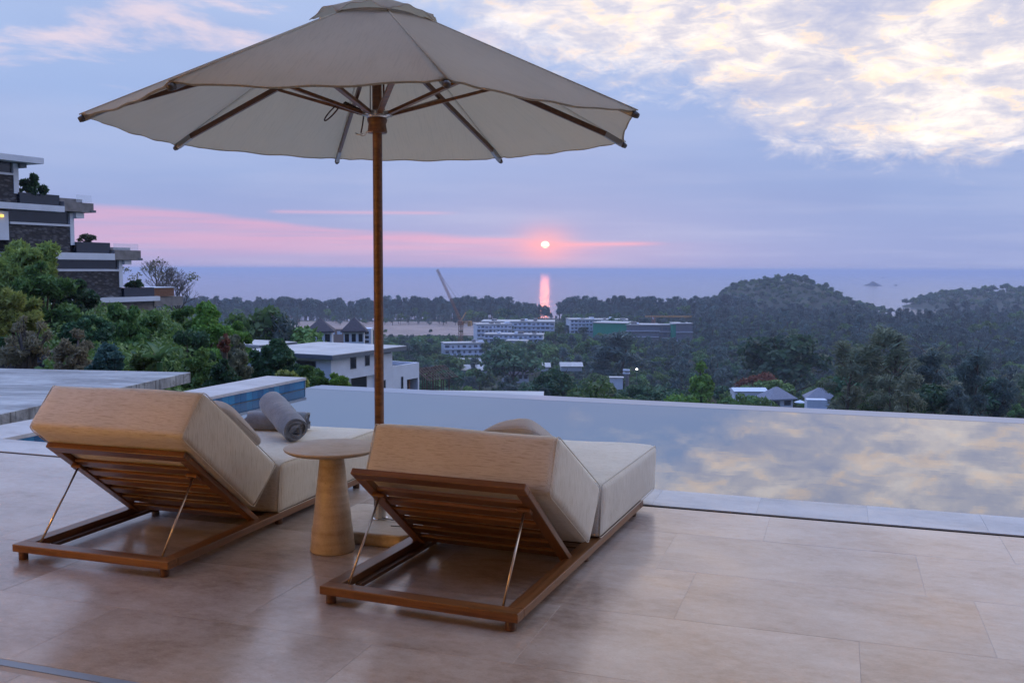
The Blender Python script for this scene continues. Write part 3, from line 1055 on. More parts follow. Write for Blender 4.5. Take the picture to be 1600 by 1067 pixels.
def make_lounger(loc, rotz, label, slide, seed):
    t = thing('sun_lounger', label, 'sun lounger', loc, R(rotz), 'sun loungers on the travertine terrace')
    Z0 = 0.040
    rw = 0.072
    fr = M['teak']
    beam('frame_rail', t, 0, LW, 0, rw, Z0, ZT, fr)
    beam('frame_rail', t, 0, LW, LL - rw, LL, Z0, ZT, fr)
    beam('frame_rail', t, 0, rw, rw + .0008, LL - rw - .0008, Z0 + .0003, ZT - .0004, fr)
    beam('frame_rail', t, LW - rw, LW, rw + .0008, LL - rw - .0008, Z0 + .0003, ZT - .0004, fr)
    # ledge inside the long rails
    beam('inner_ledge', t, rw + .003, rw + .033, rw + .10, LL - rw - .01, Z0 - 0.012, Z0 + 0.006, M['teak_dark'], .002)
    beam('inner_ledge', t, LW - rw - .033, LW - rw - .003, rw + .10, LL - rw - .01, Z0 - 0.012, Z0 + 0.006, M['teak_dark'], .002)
    for lx in (0.042, LW - 0.042):
        for ly in (0.028, 1.02, LL - 0.09):
            mb = MB().lathe([(0.020, 0.0), (0.0225, 0.002), (0.0225, 0.0395)], 20)
            o = mb.build('leg', M['teak_dark'], t, smooth=True)
            shade(o, 40)
            o.location = (lx, ly, 0)
            a_ = o.data.attributes.new('grain', 'FLOAT', 'POINT')
    # seat deck slats
    for k in range(12):
        y0 = 0.93 + k * 0.092
        if y0 + .07 < LL - rw:
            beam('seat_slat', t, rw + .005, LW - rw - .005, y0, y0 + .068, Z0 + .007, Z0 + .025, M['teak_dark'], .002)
    # backrest: hinged at y = .83, leaning back towards the head end
    hinge = Vector((0, 0.835, 0.076))
    ang = R(37.6)
    dirn = Vector((0, -math.cos(ang), math.sin(ang)))
    nrm = Vector((0, math.sin(ang), math.cos(ang)))
    L = 0.795
    # local frame of the backrest: x across, y up the back, z out of the cushion side
    Bm = Matrix(((1, 0, 0, 0), (0, dirn.y, nrm.y, hinge.y), (0, dirn.z, nrm.z, hinge.z), (0, 0, 0, 1)))
    bx0, bx1 = 0.045, LW - 0.045
    tk = 0.030
    beam('backrest_rail', t, bx0, bx0 + .055, 0, L - .0615, -tk, 0, fr, Mx=Bm)
    beam('backrest_rail', t, bx1 - .055, bx1, 0, L - .0615, -tk, 0, fr, Mx=Bm)
    beam('backrest_rail', t, bx0, bx1, L - .060, L, -tk, 0, fr, Mx=Bm)
    for k in range(6):
        y0 = 0.03 + k * 0.108
        beam('backrest_slat', t, bx0 + .056, bx1 - .056, y0, y0 + .062, -tk + .007, -.006, M['teak_dark'] if k < 3 else fr, .0025, Mx=Bm)  # lower slats in darker teak, the shade there put into the colour
    # prop rods with their pivots
    for sx in (0.105, LW - 0.105):
        b_pt = Bm @ Vector((sx, L - .205, -tk - .012))
        f_pt = Vector((sx - .008 if sx < .4 else sx + .008, 0.078, Z0 + .026))
        MB().tube([f_pt, b_pt], 0.0055, 10).build('prop_rod', M['brass'], t, smooth=True)
        beam('pivot_block', t, sx - .032, sx + .032, L - .225, L - .185, -tk - .018, -tk - .001, fr, .003, Mx=Bm)
    # mattress in two pieces
    x0, x1 = -0.004, LW + 0.004
    if slide:
        q = [(0.375, 0.474), (0.968, 0.100), (1.180, 0.347), (0.485, 0.727)]
        y0, ye = 1.155, 2.385
    else:
        q = [(0.118, 0.645), (0.722, 0.158), (0.958, 0.358), (0.297, 0.854)]
        y0, ye = 0.950, 2.230
    soft('back_cushion', t, q, x0, x1, 0.034, M['fabric'], 0.010, seed)
    soft('seat_cushion', t, [(y0 - .006, 0.0765), (ye - .02, 0.0765), (ye, 0.356), (y0 + .030, 0.356)], x0, x1, 0.032, M['fabric'], 0.009, seed + 5)
    return t


LA = on(18.7, 849.9, ZT)
RA = on(498.9, 914.7, ZT)
lounger_l = make_lounger((LA.x, LA.y, 0), 0.6, 'teak sun lounger with two grey towels lying on its cream mattress', False, 1)
lounger_r = make_lounger((RA.x, RA.y, 0), -2.9, 'teak sun lounger standing clear at the water with no towels on its mattress', True, 2)


def lmat(t):
    return Matrix.Translation(t.location) @ Matrix.Rotation(t.rotation_euler.z, 4, 'Z')


# throw pillows that lean on the raised backs
def pillow(t, label, cx, base_y, base_z, ang, wx, hh, th, seed, spin=0.0):
    bm = rounded_box(wx, hh, th, th * 0.47, 14, 0.0, seed, 0.004)
    for v in bm.verts:
        u_ = min(1, abs(v.co.x) / (wx / 2))
        q_ = min(1, abs(v.co.y) / (hh / 2))
        k = (1 - 0.62 * u_ ** 3) * (1 - 0.62 * q_ ** 3)
        v.co.z *= max(0.16, k)
        v.co.x += math.copysign(0.02 * (q_ ** 4) * u_, v.co.x)
        v.co.z += 0.008 * math.sin(v.co.x * 14 + seed) * math.sin(v.co.y * 11)
    me = bpy.data.meshes.new('throw_pillow')
    bm.to_mesh(me)
    bm.free()
    me.materials.append(M['pillow'])
    o = bpy.data.objects.new('throw_pillow', me)
    link(o)
    shade(o)
    o.matrix_world = lmat(t) @ Matrix.Translation((cx, base_y, base_z)) @ Matrix.Rotation(ang, 4, 'X') @ Matrix.Rotation(spin, 4, 'Z')
    tag(o, label, 'pillow', 'taupe throw pillows on the loungers')
    # stitched seam round the edge
    pts = []
    for k in range(64):
        a = 2 * PI * k / 64
        c, s_ = math.cos(a), math.sin(a)
        pts.append((wx / 2 * math.copysign(abs(c) ** 0.42, c) * 1.0, hh / 2 * math.copysign(abs(s_) ** 0.42, s_) * 1.0, 0))
    MB().tube(pts, 0.004, 6, closed=True).build('piping', M['pillow'], o, smooth=True)
    return o


pillow(lounger_l, 'taupe throw pillow leaning on the backrest beside the grey towels', 0.50, 0.925, 0.560, R(-36), 0.50, 0.44, 0.20, 3)
pillow(lounger_r, 'taupe throw pillow peeping over the backrest of the towel-free lounger', 0.590, 0.935, 0.580, R(-32), 0.34, 0.38, 0.20, 4, spin=R(-18))


# ------------------------------------------------------------------ rolled towels
def towel(p0, p1, r, label, seed):
    a, b = Vector(p0), Vector(p1)
    ax = (a - b)
    Lt = ax.length
    ax.normalize()
    rnd_ = random.Random(seed)
    turns, nper = 3.6, 26
    n = int(turns * nper)
    prof = []
    for i in range(n + 1):
        f = i / n
        rad = r * (0.13 + 0.87 * f ** 0.9)
        an = 2 * PI * turns * f + seed
        prof.append((rad, an))
    thick = r * 0.87 / turns * 0.80
    cols = 16
    bm = bmesh.new()
    outer, inner = [], []
    ph = rnd_.uniform(0, 6)
    for j in range(cols + 1):
        s = j / cols
        z = (s - 0.5) * Lt
        ro, ri = [], []
        for i, (rad, an) in enumerate(prof):
            f = i / n
            tel = 0.020 * math.sin(an * 0.8 + ph) * (1 - f) + 0.010 * math.sin(an * 2.3 + ph)
            wob = 1 + 0.025 * math.sin(3 * an + z * 22 + ph) * f + 0.02 * math.sin(z * 40 + an)
            endr = 1 - 0.06 * (2 * abs(s - 0.5)) ** 6
            sq = 1 - 0.07 * max(0, -math.sin(an)) * f        # settles flat on what it lies on
            for lst, rr_ in ((ro, rad + thick * .5), (ri, rad - thick * .5)):
                q = rr_ * wob * endr
                zz = z + tel * (2 * abs(s - 0.5)) ** 3 * (1 if s > .5 else -1)
                lst.append(bm.verts.new((q * math.cos(an), q * math.sin(an) * sq, zz)))
        outer.append(ro)
        inner.append(ri)
    for j in range(cols):
        for i in range(n):
            bm.faces.new((outer[j][i], outer[j][i + 1], outer[j + 1][i + 1], outer[j + 1][i]))
            bm.faces.new((inner[j][i], inner[j + 1][i], inner[j + 1][i + 1], inner[j][i + 1]))
        bm.faces.new((outer[j][n], inner[j][n], inner[j + 1][n], outer[j + 1][n]))
        bm.faces.new((outer[j][0], outer[j + 1][0], inner[j + 1][0], inner[j][0]))
    for j in (0, cols):
        for i in range(n):
            bm.faces.new((outer[j][i], inner[j][i], inner[j][i + 1], outer[j][i + 1]))
    bmesh.ops.recalc_face_normals(bm, faces=bm.faces)
    me = bpy.data.meshes.new('rolled_towel')
    bm.to_mesh(me)
    bm.free()
    me.materials.append(M['towel'])
    o = bpy.data.objects.new('rolled_towel', me)
    link(o)
    shade(o, 50)
    q = ax.to_track_quat('Z', 'Y')
    o.matrix_world = Matrix.Translation((a + b) / 2) @ q.to_matrix().to_4x4()
    return tag(o, label, 'towel', 'grey towels on the lounger')


def on_l(t, p):
    return lmat(t) @ Vector(p)


towel(on_l(lounger_l, (0.676, 1.572, 0.436)), on_l(lounger_l, (0.300, 1.885, 0.560)), 0.084,
      'grey rolled towel on top, its coiled end facing the terrace', 1.0)
towel(on_l(lounger_l, (0.505, 2.003, 0.420)), on_l(lounger_l, (0.120, 1.880, 0.425)), 0.067,
      'darker grey rolled towel lying underneath the other one', 2.2)

# ------------------------------------------------------------------ travertine side table
TB = on(520, 858, 0)
tb = thing('side_table', 'round travertine side table with conical foot between the loungers', 'side table', (TB.x, TB.y, 0))
MB().lathe([(0.05, 0.0), (0.1125, 0.0), (0.1155, 0.004), (0.0600, 0.497), (0.05, 0.5115)], 64).build('pedestal', M['trav_obj'], tb, smooth=True)
shade(bpy.data.objects['pedestal'], 40)
o = MB().lathe([(0.05, 0.512), (0.195, 0.512), (0.222, 0.515), (0.2395, 0.526), (0.2425, 0.532), (0.2405, 0.5365), (0.235, 0.538), (0.05, 0.538), (0.001, 0.538)], 72).build('table_top', M['trav_obj'], tb)
shade(o, 35)

# ------------------------------------------------------------------ parasol
UB = on(590, 809, 0.07)
ux, uy = UB.x + 0.015, UB.y + 0.0
para = thing('parasol', 'large beige canvas parasol on a teak pole between the loungers', 'parasol', (ux, uy, 0))
# stone base with eased edges
bs = MB().prism([(-.285, -.285 + .03, 0), (-.285 + .03, -.285, 0), (.285 - .03, -.285, 0), (.285, -.285 + .03, 0), (.285, .285 - .03, 0),
                 (.285 - .03, .285, 0), (-.285 + .03, .285, 0), (-.285, .285 - .03, 0)], (0, 0, 0.068))
o = bs.build('base_slab', M['trav_obj'], para, bevel=.010, seg=3)
for hx in (-.16, .16):
    MB().tube([(hx - .035, -.12, .0695), (hx + .035, -.115, .0695)], .003, 6).build('lifting_slot', M['dark'], para)
MB().lathe([(.030, .068), (.044, .068), (.044, .074), (.0335, .076), (.0325, .46), (.030, .465), (.027, .465)], 32).build('sleeve', M['steel'], para, smooth=True)
shade(bpy.data.objects['sleeve'], 40)
MB().tube([(.030, -.012, .175), (.075, -.020, .175)], .007, 10).build('clamp_screw', M['steel'], para)
MB().lathe([(.002, -.016), (.016, -.014), (.018, 0), (.016, .014), (.002, .016)], 16, Matrix.Translation((.082, -.021, .175)) @ Matrix.Rotation(PI / 2, 4, 'Y')).build('clamp_knob', M['dark_plastic'], para, smooth=True)
pts = [(.034, -.02, .079), (.09, -.035, .078), (.15, -.01, .078), (.20, -.03, .078)]
MB().tube(pts, .0045, 6).build('safety_cable', M['alu'], para, smooth=True)
pole = MB().lathe([(.0258, .44), (.0258, 2.70), (.02, 2.705)], 32).build('pole', M['teak'], para, smooth=True)
shade(pole, 40)
pole.data.attributes.new('grain', 'FLOAT', 'POINT')
# runner and hub
RZ = 2.176
rn = MB().lathe([(.027, RZ), (.050, RZ), (.0535, RZ + .006), (.0495, RZ + .030), (.0470, RZ + .048), (.0530, RZ + .062), (.0545, RZ + .074), (.050, RZ + .080), (.027, RZ + .080)], 32).build('runner', M['teak'], para, smooth=True)
shade(rn, 35)
rn.data.attributes.new('grain', 'FLOAT', 'POINT')
MB().lathe([(.027, RZ + .080), (.056, RZ + .0805), (.060, RZ + .088), (.060, RZ + .112), (.052, RZ + .118), (.027, RZ + .118)], 24).build('bracket_ring', M['steel'], para)
HUBZ = 2.676
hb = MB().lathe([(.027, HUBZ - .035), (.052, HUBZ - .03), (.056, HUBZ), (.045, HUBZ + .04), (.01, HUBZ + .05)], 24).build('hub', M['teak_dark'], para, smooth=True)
TIPR, TIPZ, A0, NP = 1.465, 2.198, 37.5, 8
CT = 0.30            # canopy ends under the vent cap at this radius
cslope = (2.727 - TIPZ) / (TIPR - 0.35)


def czr(r):
    return TIPZ + (TIPR - r) * cslope


def rdir(k):
    a = R(A0 + 45 * k)
    return Vector((math.cos(a), math.sin(a), 0))


def add_grain(o, v=0.0):
    a_ = o.data.attributes.new('grain', 'FLOAT', 'POINT')
    a_.data.foreach_set('value', [v] * len(o.data.vertices))


for k in range(NP):
    d = rdir(k)
    sd = Vector((-d.y, d.x, 0))
    drop = 0.020
    p_in = d * .05 + Vector((0, 0, HUBZ + .01))
    p_out = d * (TIPR - .115) + Vector((0, 0, czr(TIPR - .115) - drop))
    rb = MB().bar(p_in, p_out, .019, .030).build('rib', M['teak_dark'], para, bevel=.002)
    add_grain(rb)
    sl_a, sl_b = p_out - (p_out - p_in).normalized() * .012, d * (TIPR - .018) + Vector((0, 0, czr(TIPR - .018) - drop - .004))
    MB().bar(sl_a, sl_b, .023, .033).build('end_sleeve', M['grey_metal'], rb, bevel=.002)
    ecap = MB()
    e0 = sl_b
    e1 = sl_b + (sl_b - sl_a).normalized() * .030
    ecap.tube([e0, (e0 + e1) / 2, e1], [.0165, .0165, .012], 12)
    ecap.build('end_cap', M['dark_plastic'], rb, smooth=True)
    # strut from runner to mid rib
    q_in = d * .062 + Vector((0, 0, RZ + .098))
    rmid = 0.66
    q_out = p_in + (p_out - p_in) * ((rmid - .05) / (TIPR - .115 - .05)) - Vector((0, 0, .018))
    stt = MB().bar(q_in, q_out, .030, .017, upv=(0, 0, 1)).build('strut', M['teak'], para, bevel=.002)
    add_grain(stt)
    MB().bar(q_in - d * .012, q_in + (q_out - q_in).normalized() * .020, .034, .022).build('pivot', M['steel'], stt)
# canvas panels: each hangs between two ribs and sags a little
for k in range(NP):
    d0, d1 = rdir(k), rdir(k + 1)
    NR, NA = 30, 26
    bm = bmesh.new()
    uvv = []
    rp = random.Random(40 + k)
    f1, f2 = rp.uniform(0, 6), rp.uniform(0, 6)
    for i in range(NR + 1):
        s = i / NR
        row = []
        for j in range(NA + 1):
            u_ = j / NA
            r_ = CT + (TIPR - CT) * s
            a = d0 * r_ * (1 - u_) + d1 * r_ * u_
            bow = 4 * u_ * (1 - u_)
            z = czr(r_)
            # the hem cuts in between the tips, the cloth sags below the ribs
            a = a * (1 - .018 * bow * s ** 2)
            z += .018 * bow * s ** 2 * cslope * r_
            z -= (.030 * bow * s ** 1.4 + .014 * bow * math.sin(PI * s))
            edge_ = min(u_, 1 - u_)
            z += .0035 * math.sin(s * 9 + f1 + u_ * 3) * bow + .004 * math.sin(22 * u_ + f2) * s ** 3 * bow
            tip_w = max(0, 1 - ((1 - s) / .30)) * max(0, 1 - edge_ / .20)
            z += .006 * math.sin(edge_ * 120 + f1) * tip_w * min(1, edge_ * 30)
            row.append(bm.verts.new((a.x, a.y, z)))
        uvv.append(row)
    for i in range(NR):
        for j in range(NA):
            bm.faces.new((uvv[i][j], uvv[i + 1][j], uvv[i + 1][j + 1], uvv[i][j + 1]))
    # hem turned under
    hem = []
    for j in range(NA + 1):
        v = uvv[NR][j].co
        hem.append(bm.verts.new((v.x * .9925, v.y * .9925, v.z - .007)))
    for j in range(NA):
        bm.faces.new((uvv[NR][j], hem[j], hem[j + 1], uvv[NR][j + 1]))
    bmesh.ops.recalc_face_normals(bm, faces=bm.faces)
    # each panel keeps its own axes so the cloth runs across it
    md = (d0 + d1).normalized()
    rot = Matrix.Rotation(math.atan2(md.y, md.x) + PI / 2, 4, 'Z')
    bm.transform(rot.inverted())
    me = bpy.data.meshes.new('canopy_panel')
    bm.to_mesh(me)
    bm.free()
    me.materials.append(M['canopy'])
    o = bpy.data.objects.new('canopy_panel', me)
    link(o, para)
    o.matrix_local = rot
    shade(o, 50)
    so = o.modifiers.new('cloth', 'SOLIDIFY')
    so.thickness = .0016
# seam piping along every rib
for k in range(NP):
    d = rdir(k)
    MB().tube([d * CT + Vector((0, 0, czr(CT) + .002)), d * (TIPR + .006) + Vector((0, 0, czr(TIPR) - .001))], .0032, 6).build('seam', M['canopy'], para, smooth=True)
# vent cap with a scalloped hem standing clear of the panels
bm = bmesh.new()
NA2 = 8 * 14
rings = []
for i in range(13):
    s = i / 12
    row = []
    for j in range(NA2):
        a = R(A0) + 2 * PI * j / NA2
        ph = (j / NA2 * 8) % 1.0
        bow = 4 * ph * (1 - ph)
        k = math.cos(PI / 8) / math.cos((ph - .5) * PI / 4)
        r_ = 0.355 * s * k * (1 - .05 * bow * s)
        z = 2.884 - .146 * s ** 1.6 + .050 * bow * s ** 3.2 + .006 * math.sin(j * 1.1 + s * 3) * s ** 2
        row.append(bm.verts.new((r_ * math.cos(a), r_ * math.sin(a), z)))
    rings.append(row)
for i in range(12):
    for j in range(NA2):
        bm.faces.new((rings[i][j], rings[i + 1][j], rings[i + 1][(j + 1) % NA2], rings[i][(j + 1) % NA2]))
bmesh.ops.remove_doubles(bm, verts=rings[0], dist=1e-5)
bmesh.ops.recalc_face_normals(bm, faces=bm.faces)
me = bpy.data.meshes.new('vent_cap')
bm.to_mesh(me)
bm.free()
me.materials.append(M['canopy'])
o = link(bpy.data.objects.new('vent_cap', me), para)
shade(o)
so = o.modifiers.new('cloth', 'SOLIDIFY')
so.thickness = .003
# mesh skirt inside the vent
MB().lathe([(.285, czr(.30) - .004), (.24, 2.775), (.20, 2.78)], 32).build('vent_lining', M['pillow'], para)
# hoisting cords and their toggles
for q in (-.038, .040, .046):
    MB().tube([(q, -.006, RZ + .09), (q * .95, -.006, HUBZ - .02)], .0028, 6).build('cord', M['cord'], para, smooth=True)
loop = []
for k in range(22):
    a = 2 * PI * k / 22
    loop.append((-.245 + .034 * math.cos(a) * 1.3 + .018 * math.sin(a), -.05, RZ + .115 + .030 * math.sin(a) + .030 * math.cos(a)))
MB().tube(loop, .004, 6, closed=True).build('cord', M['cord'], para, smooth=True)
MB().tube([(-.05, -.03, RZ + .10), (-.11, -.055, RZ + .125), (-.16, -.06, RZ + .150), (-.205, -.05, RZ + .145)], .009, 8).build('cord', M['cord'], para, smooth=True)
coil = []
for k in range(60):
    f = k / 59
    p = Vector((-.085, -.04, RZ + .112)).lerp(Vector((-.165, -.058, RZ + .152)), f)
    a = f * 2 * PI * 7
    coil.append((p.x + .004 * math.cos(a), p.y + .014 * math.cos(a), p.z + .016 * math.sin(a)))
MB().tube(coil, .0045, 6).build('cord', M['cord'], para, smooth=True)
MB().tube([(-.058, -.045, RZ + .085), (-.062, -.05, RZ + .04), (-.072, -.05, RZ - .002)], .004, 6).build('cord', M['cord'], para, smooth=True)
ring = []
for k in range(20):
    a = 2 * PI * k / 20 * .92
    ring.append((-.072 + .030 * math.cos(a), -.05 + .024 * math.sin(a), RZ - .008 + .006 * math.cos(a * 2)))
MB().tube(ring, .0026, 6).build('clip_ring', M['brass'], para, smooth=True)
MB().tube([(-.045, -.045, RZ + .002), (-.0, -.052, RZ + .004)], .0022, 6).build('pin_cord', M['brass'], para)

# ------------------------------------------------------------------ concrete roof slab beyond the pool end
SZ = -0.20
c0 = on(298, 581.5, SZ)
rot = R(10.3)
u_ = Vector((math.cos(rot), math.sin(rot), 0))
v_ = Vector((-math.sin(rot), math.cos(rot), 0))
sl = thing('concrete_roof', 'weathered flat concrete roof slab below the hedge bank', 'roof slab', (c0.x, c0.y, SZ), rot)
MB().box(-9, 0, -7.6, 0, -0.165, 0).build('slab', M['slab'], sl, bevel=.006, seg=1)
MB().box(-8.8, -0.55, -7.4, -0.5, -3.2, -0.168).build('wall', M['raw_concrete'], sl)
for k in range(5):
    MB().box(-0.36, -0.10, -7.2 + k * 1.3, -6.75 + k * 1.3, -0.42, -0.168).build('bracket', M['raw_concrete'], sl, bevel=.005, seg=1)

# ------------------------------------------------------------------ buildings
def facade(px, py, D, az_deg):
    """frame of a facade: origin under (px, py) at D metres, x along the wall towards the sea, y into the building."""
    O = at(px, py, D)
    a = R(az_deg)
    u = Vector((math.cos(a), math.sin(a), 0))
    v = Vector((-u.y, u.x, 0))

    def S(x, y, off=0.0):
        d = ray(x, y)
        t = (off - (EYE - O).dot(v)) / d.dot(v)
        q = EYE + d * t
        return (q - O).dot(u), q.z
    return O, a, S


# --- stepped apartment house on the left
O, a, S = facade(95, 326, 65, 82.2)
bld = thing('terraced_house', 'stepped modern apartment house with white slabs and dark stone walls on the left hill', 'apartment house', (O.x, O.y, 0), a)
DP = 9.0


def fb(name, parent, p0, p1, mat, y0=0.0, y1=DP, bevel=0):
    """box whose face spans the two picture corners on the facade."""
    s0, z0 = S(*p0, y0)
    s1, z1 = S(*p1, y0)
    o = MB().box(min(s0, s1), max(s0, s1), y0, y1, min(z0, z1), max(z0, z1)).build(name, mat, parent)
    return o


def lv(p0, p1):
    s0, z0 = S(*p0)
    s1, z1 = S(*p1)
    return s0, s1, min(z0, z1), max(z0, z1)


def fbox(name, s0, s1, z0, z1, mat, y0=0.0, y1=DP, parent=None):
    return MB().box(s0, s1, y0, y1, z0, z1).build(name, mat, parent or bld)


# picture rows turned into storeys: heights along the wall in metres
zz = lambda px, py: S(px, py)[1]
ss = lambda px: S(px, 350)[0]
# top storey
r_t, r_b = zz(40, 246.8), zz(40, 256.0)
MB().box(-9, ss(57.5), -0.9, DP, r_b, r_t).build('roof', M['white_wall'], bld)
fbox('soffit_beam', ss(30), ss(40), zz(36, 263), r_b - .004, M['grey_trim'], -.3, DP)
fbox('clerestory_window', -9, ss(23), zz(12, 270), zz(12, 252), M['dark_glass'], .12, 6)
fbox('corner_post', ss(23.2), ss(31), zz(28, 303), zz(28, 256.2), M['white_wall'], -.05, 1.0)
fbox('sill_band', -9, ss(23.1), zz(12, 273.5), zz(12, 270.2), M['white_wall'], -.08, .6)
s1 = fbox('stone_wall', -9, ss(28), zz(14, 318), zz(14, 273.6), M['stone_wall'], 0, 6)
# first terrace
s2t, s2b = zz(47, 319.5), zz(47, 329)
fbox('planter', ss(29), ss(91), s2t + .004, zz(60, 303.2), M['dark_glass'], -.2, .9)
fbox('floor_slab', -9, ss(94), s2b, s2t, M['white_wall'], -.5, DP)
fbox('concrete_balcony', ss(94.2), ss(140), zz(118, 331.6), zz(118, 317), M['raw_concrete'], -.45, DP)
fbox('concrete_coping', ss(92.5), ss(128), zz(118, 316.7), zz(118, 311.2), M['raw_concrete'], -.1, DP)
fbox('drip_edge', ss(135), ss(143), zz(141, 332.8), zz(141, 329.2), M['grey_trim'], -.5, DP)
# middle storey
fbox('side_wall', -9, ss(12), zz(6, 375), zz(6, 330), M['white_wall'], -.1, 3)
fbox('ribbon_window', ss(15), ss(108), zz(60, 348.4), zz(60, 329.2), M['dark_glass'], .12, 6)
fbox('sill_band', ss(15), ss(109), zz(60, 352), zz(60, 348.6), M['white_wall'], -.08, .6)
fbox('corner_post', ss(109), ss(115), zz(112, 383), zz(112, 333), M['white_wall'], -.05, 1.0)
fbox('soffit_beam', ss(115.2), ss(128), zz(120, 341), zz(120, 333.2), M['white_wall'], -.25, DP)
fbox('stone_wall', ss(13), ss(108.8), zz(60, 397), zz(60, 352.2), M['stone_wall'], 0, 6)
lampb = fbox('wall_light', ss(-1), ss(2.4), zz(1, 339.5), zz(1, 335.5), None, -.25, -.11)
g, gt, gb = new_mat('lit_wall_light')
gb.inputs['Base Color'].default_value = (1, .6, .2, 1)
gb.inputs['Emission Color'].default_value = (1, .55, .10, 1)
gb.inputs['Emission Strength'].default_value = 1.6
lampb.data.materials.append(g)
# second terrace
s3t, s3b = zz(136, 395.6), zz(136, 406)
fbox('planter', ss(115.2), ss(168), s3t + .004, zz(140, 378.8), M['dark_glass'], -.2, .9)
fbox('floor_slab', -4, ss(170.5), s3b, s3t, M['white_wall'], -.5, DP)
fbox('concrete_balcony', ss(170.7), ss(212), zz(190, 406.2), zz(190, 391.2), M['raw_concrete'], -.45, DP)
fbox('concrete_coping', ss(168.2), ss(201), zz(190, 391), zz(190, 387), M['raw_concrete'], -.1, DP)
fbox('drip_edge', ss(208), ss(214), zz(212, 407), zz(212, 403.5), M['grey_trim'], -.5, DP)
# lower storey
fbox('ribbon_window', ss(60), ss(182.5), zz(150, 420.5), zz(150, 406.4), M['dark_glass'], .12, 6)
fbox('sill_band', ss(60), ss(183), zz(150, 424), zz(150, 420.7), M['white_wall'], -.08, .6)
fbox('corner_post', ss(183.5), ss(189), zz(186, 449), zz(186, 407), M['white_wall'], -.05, 1.0)
fbox('soffit_beam', ss(189.2), ss(200), zz(195, 413.5), zz(195, 407), M['white_wall'], -.25, DP)
fbox('stone_wall', ss(60), ss(187), zz(150, 464), zz(150, 424.2), M['stone_wall'], 0, 6)
# third terrace
fbox('planter', ss(188.2), ss(235.5), zz(212, 463.2), zz(212, 449.4), M['dark_glass'], -.2, .9)
fbox('floor_slab', -2, ss(240), zz(205, 471), zz(205, 463.8), M['white_wall'], -.5, DP)
fbox('timber_box', ss(236.2), ss(268), zz(252, 463.2), zz(252, 450), M['brown_wood'], -.1, 3)
fbox('timber_box_lid', ss(236), ss(268.4), zz(252, 449.8), zz(252, 448.6), M['white_wall'], -.15, 3)
fbox('base_wall', ss(238), ss(283), zz(260, 478), zz(260, 463.6), M['raw_concrete'], .0, DP)
fbox('base_wall', -9, ss(240.2), -7, zz(205, 471.3), M['raw_concrete'], .1, DP)
# thin glass rails along the balcony ends
M['rail_glass'], t_, b_ = new_mat('clear_rail_glass')
b_.inputs['Base Color'].default_value = (.75, .82, .9, 1)
b_.inputs['Alpha'].default_value = 0.22
b_.inputs['Roughness'].default_value = .08
fbox('glass_rail', ss(114), ss(138), zz(126, 316.9), zz(126, 305.5), M['rail_glass'], -.40, -.385)
fbox('glass_rail', ss(170), ss(209), zz(190, 391), zz(190, 381), M['rail_glass'], -.40, -.385)
HOUSE_O, HOUSE_A, HOUSE_S = O.copy(), a, S
s2t, s3t, s4t = zz(60, 303.2), zz(140, 378.8), zz(212, 449.4)
s3t_floor = zz(136, 395.6)
# folded parasol on the middle terrace
sx_, z0_ = S(122.5, 380)
z1_ = zz(122.5, 347)
p_ = O + Vector((math.cos(a), math.sin(a), 0)) * sx_ + Vector((-math.sin(a), math.cos(a), 0)) * 1.6
fp = thing('folded_parasol', 'folded grey parasol standing on the stepped house terrace', 'parasol', (p_.x, p_.y, s3t_floor))
hgt = z1_ - s3t_floor
MB().lathe([(.04, 0), (.04, hgt * .35)], 10).build('pole', M['dark_wood'], fp)
MB().lathe([(.10, hgt * .1), (.34, hgt * .16), (.28, hgt * .5), (.14, hgt * .86), (.05, hgt)], 12).build('canopy', M['umbrella_grey'], fp, smooth=True)

# --- white house just below the pool
O, a, S = facade(517, 556, 80, 82.5)
wh = thing('white_house', 'white flat-roofed house with dark windows just below the pool edge', 'house', (O.x, O.y, 0), a)
zz = lambda px, py: S(px, py)[1]
ss = lambda px, py=575: S(px, py)[0]
RT = -5.70
UL = ss(613, 560)


def hb_(name, s0, s1, y0, y1, z0, z1, mat, parent=wh):
    return MB().box(s0, s1, y0, y1, z0, z1).build(name, mat, parent)


hb_('roof', -.40, 10.9, -.45, 9.6, RT - .34, RT, M['pale_roof'])
hb_('fascia', -.43, 10.93, -.48, -.455, RT - .40, RT - .05, M['grey_trim'])
hb_('fascia', -.43, -.405, -.45, 9.6, RT - .40, RT - .05, M['grey_trim'])
hb_('wall', 0, UL, 0, 9.2, zz(545, 592), RT - .342, M['white_wall'])
hb_('ground_floor_wall', 1.3, UL, .35, 9.2, -16, zz(545, 592) - .004, M['white_wall'])
hb_('ground_floor_wall', ss(590), UL, .004, .345, -16, zz(545, 592) - .004, M['white_wall'])


def win(p0, p1, y=0.0, frame=True, name='window'):
    s0, z1 = S(*p0)
    s1, z0 = S(*p1)
    f = hb_(name, s0, s1, y - .03, y + .10, z0, z1, M['grey_trim'])
    pn = MB().box(s0 + .07, s1 - .07, y - .045, y - .031, z0 + .07, z1 - .07).build('pane', M['dark_glass'], f)
    return f


win((547, 556.3), (556.6, 575.6))
w2 = win((570, 553.5), (577.6, 571))
win((596, 547.5), (611, 551.5))
win((553.5, 588.6), (578, 606), .35)
win((597.6, 594), (602.4, 607))
# slit window in the end wall
f = MB().box(-.05, .02, 1.55, 3.6, RT - 1.15, RT - .62).build('window', M['grey_trim'], wh)
MB().box(-.066, -.052, 1.6, 3.55, RT - 1.10, RT - .67).build('pane', M['dark_glass'], f)
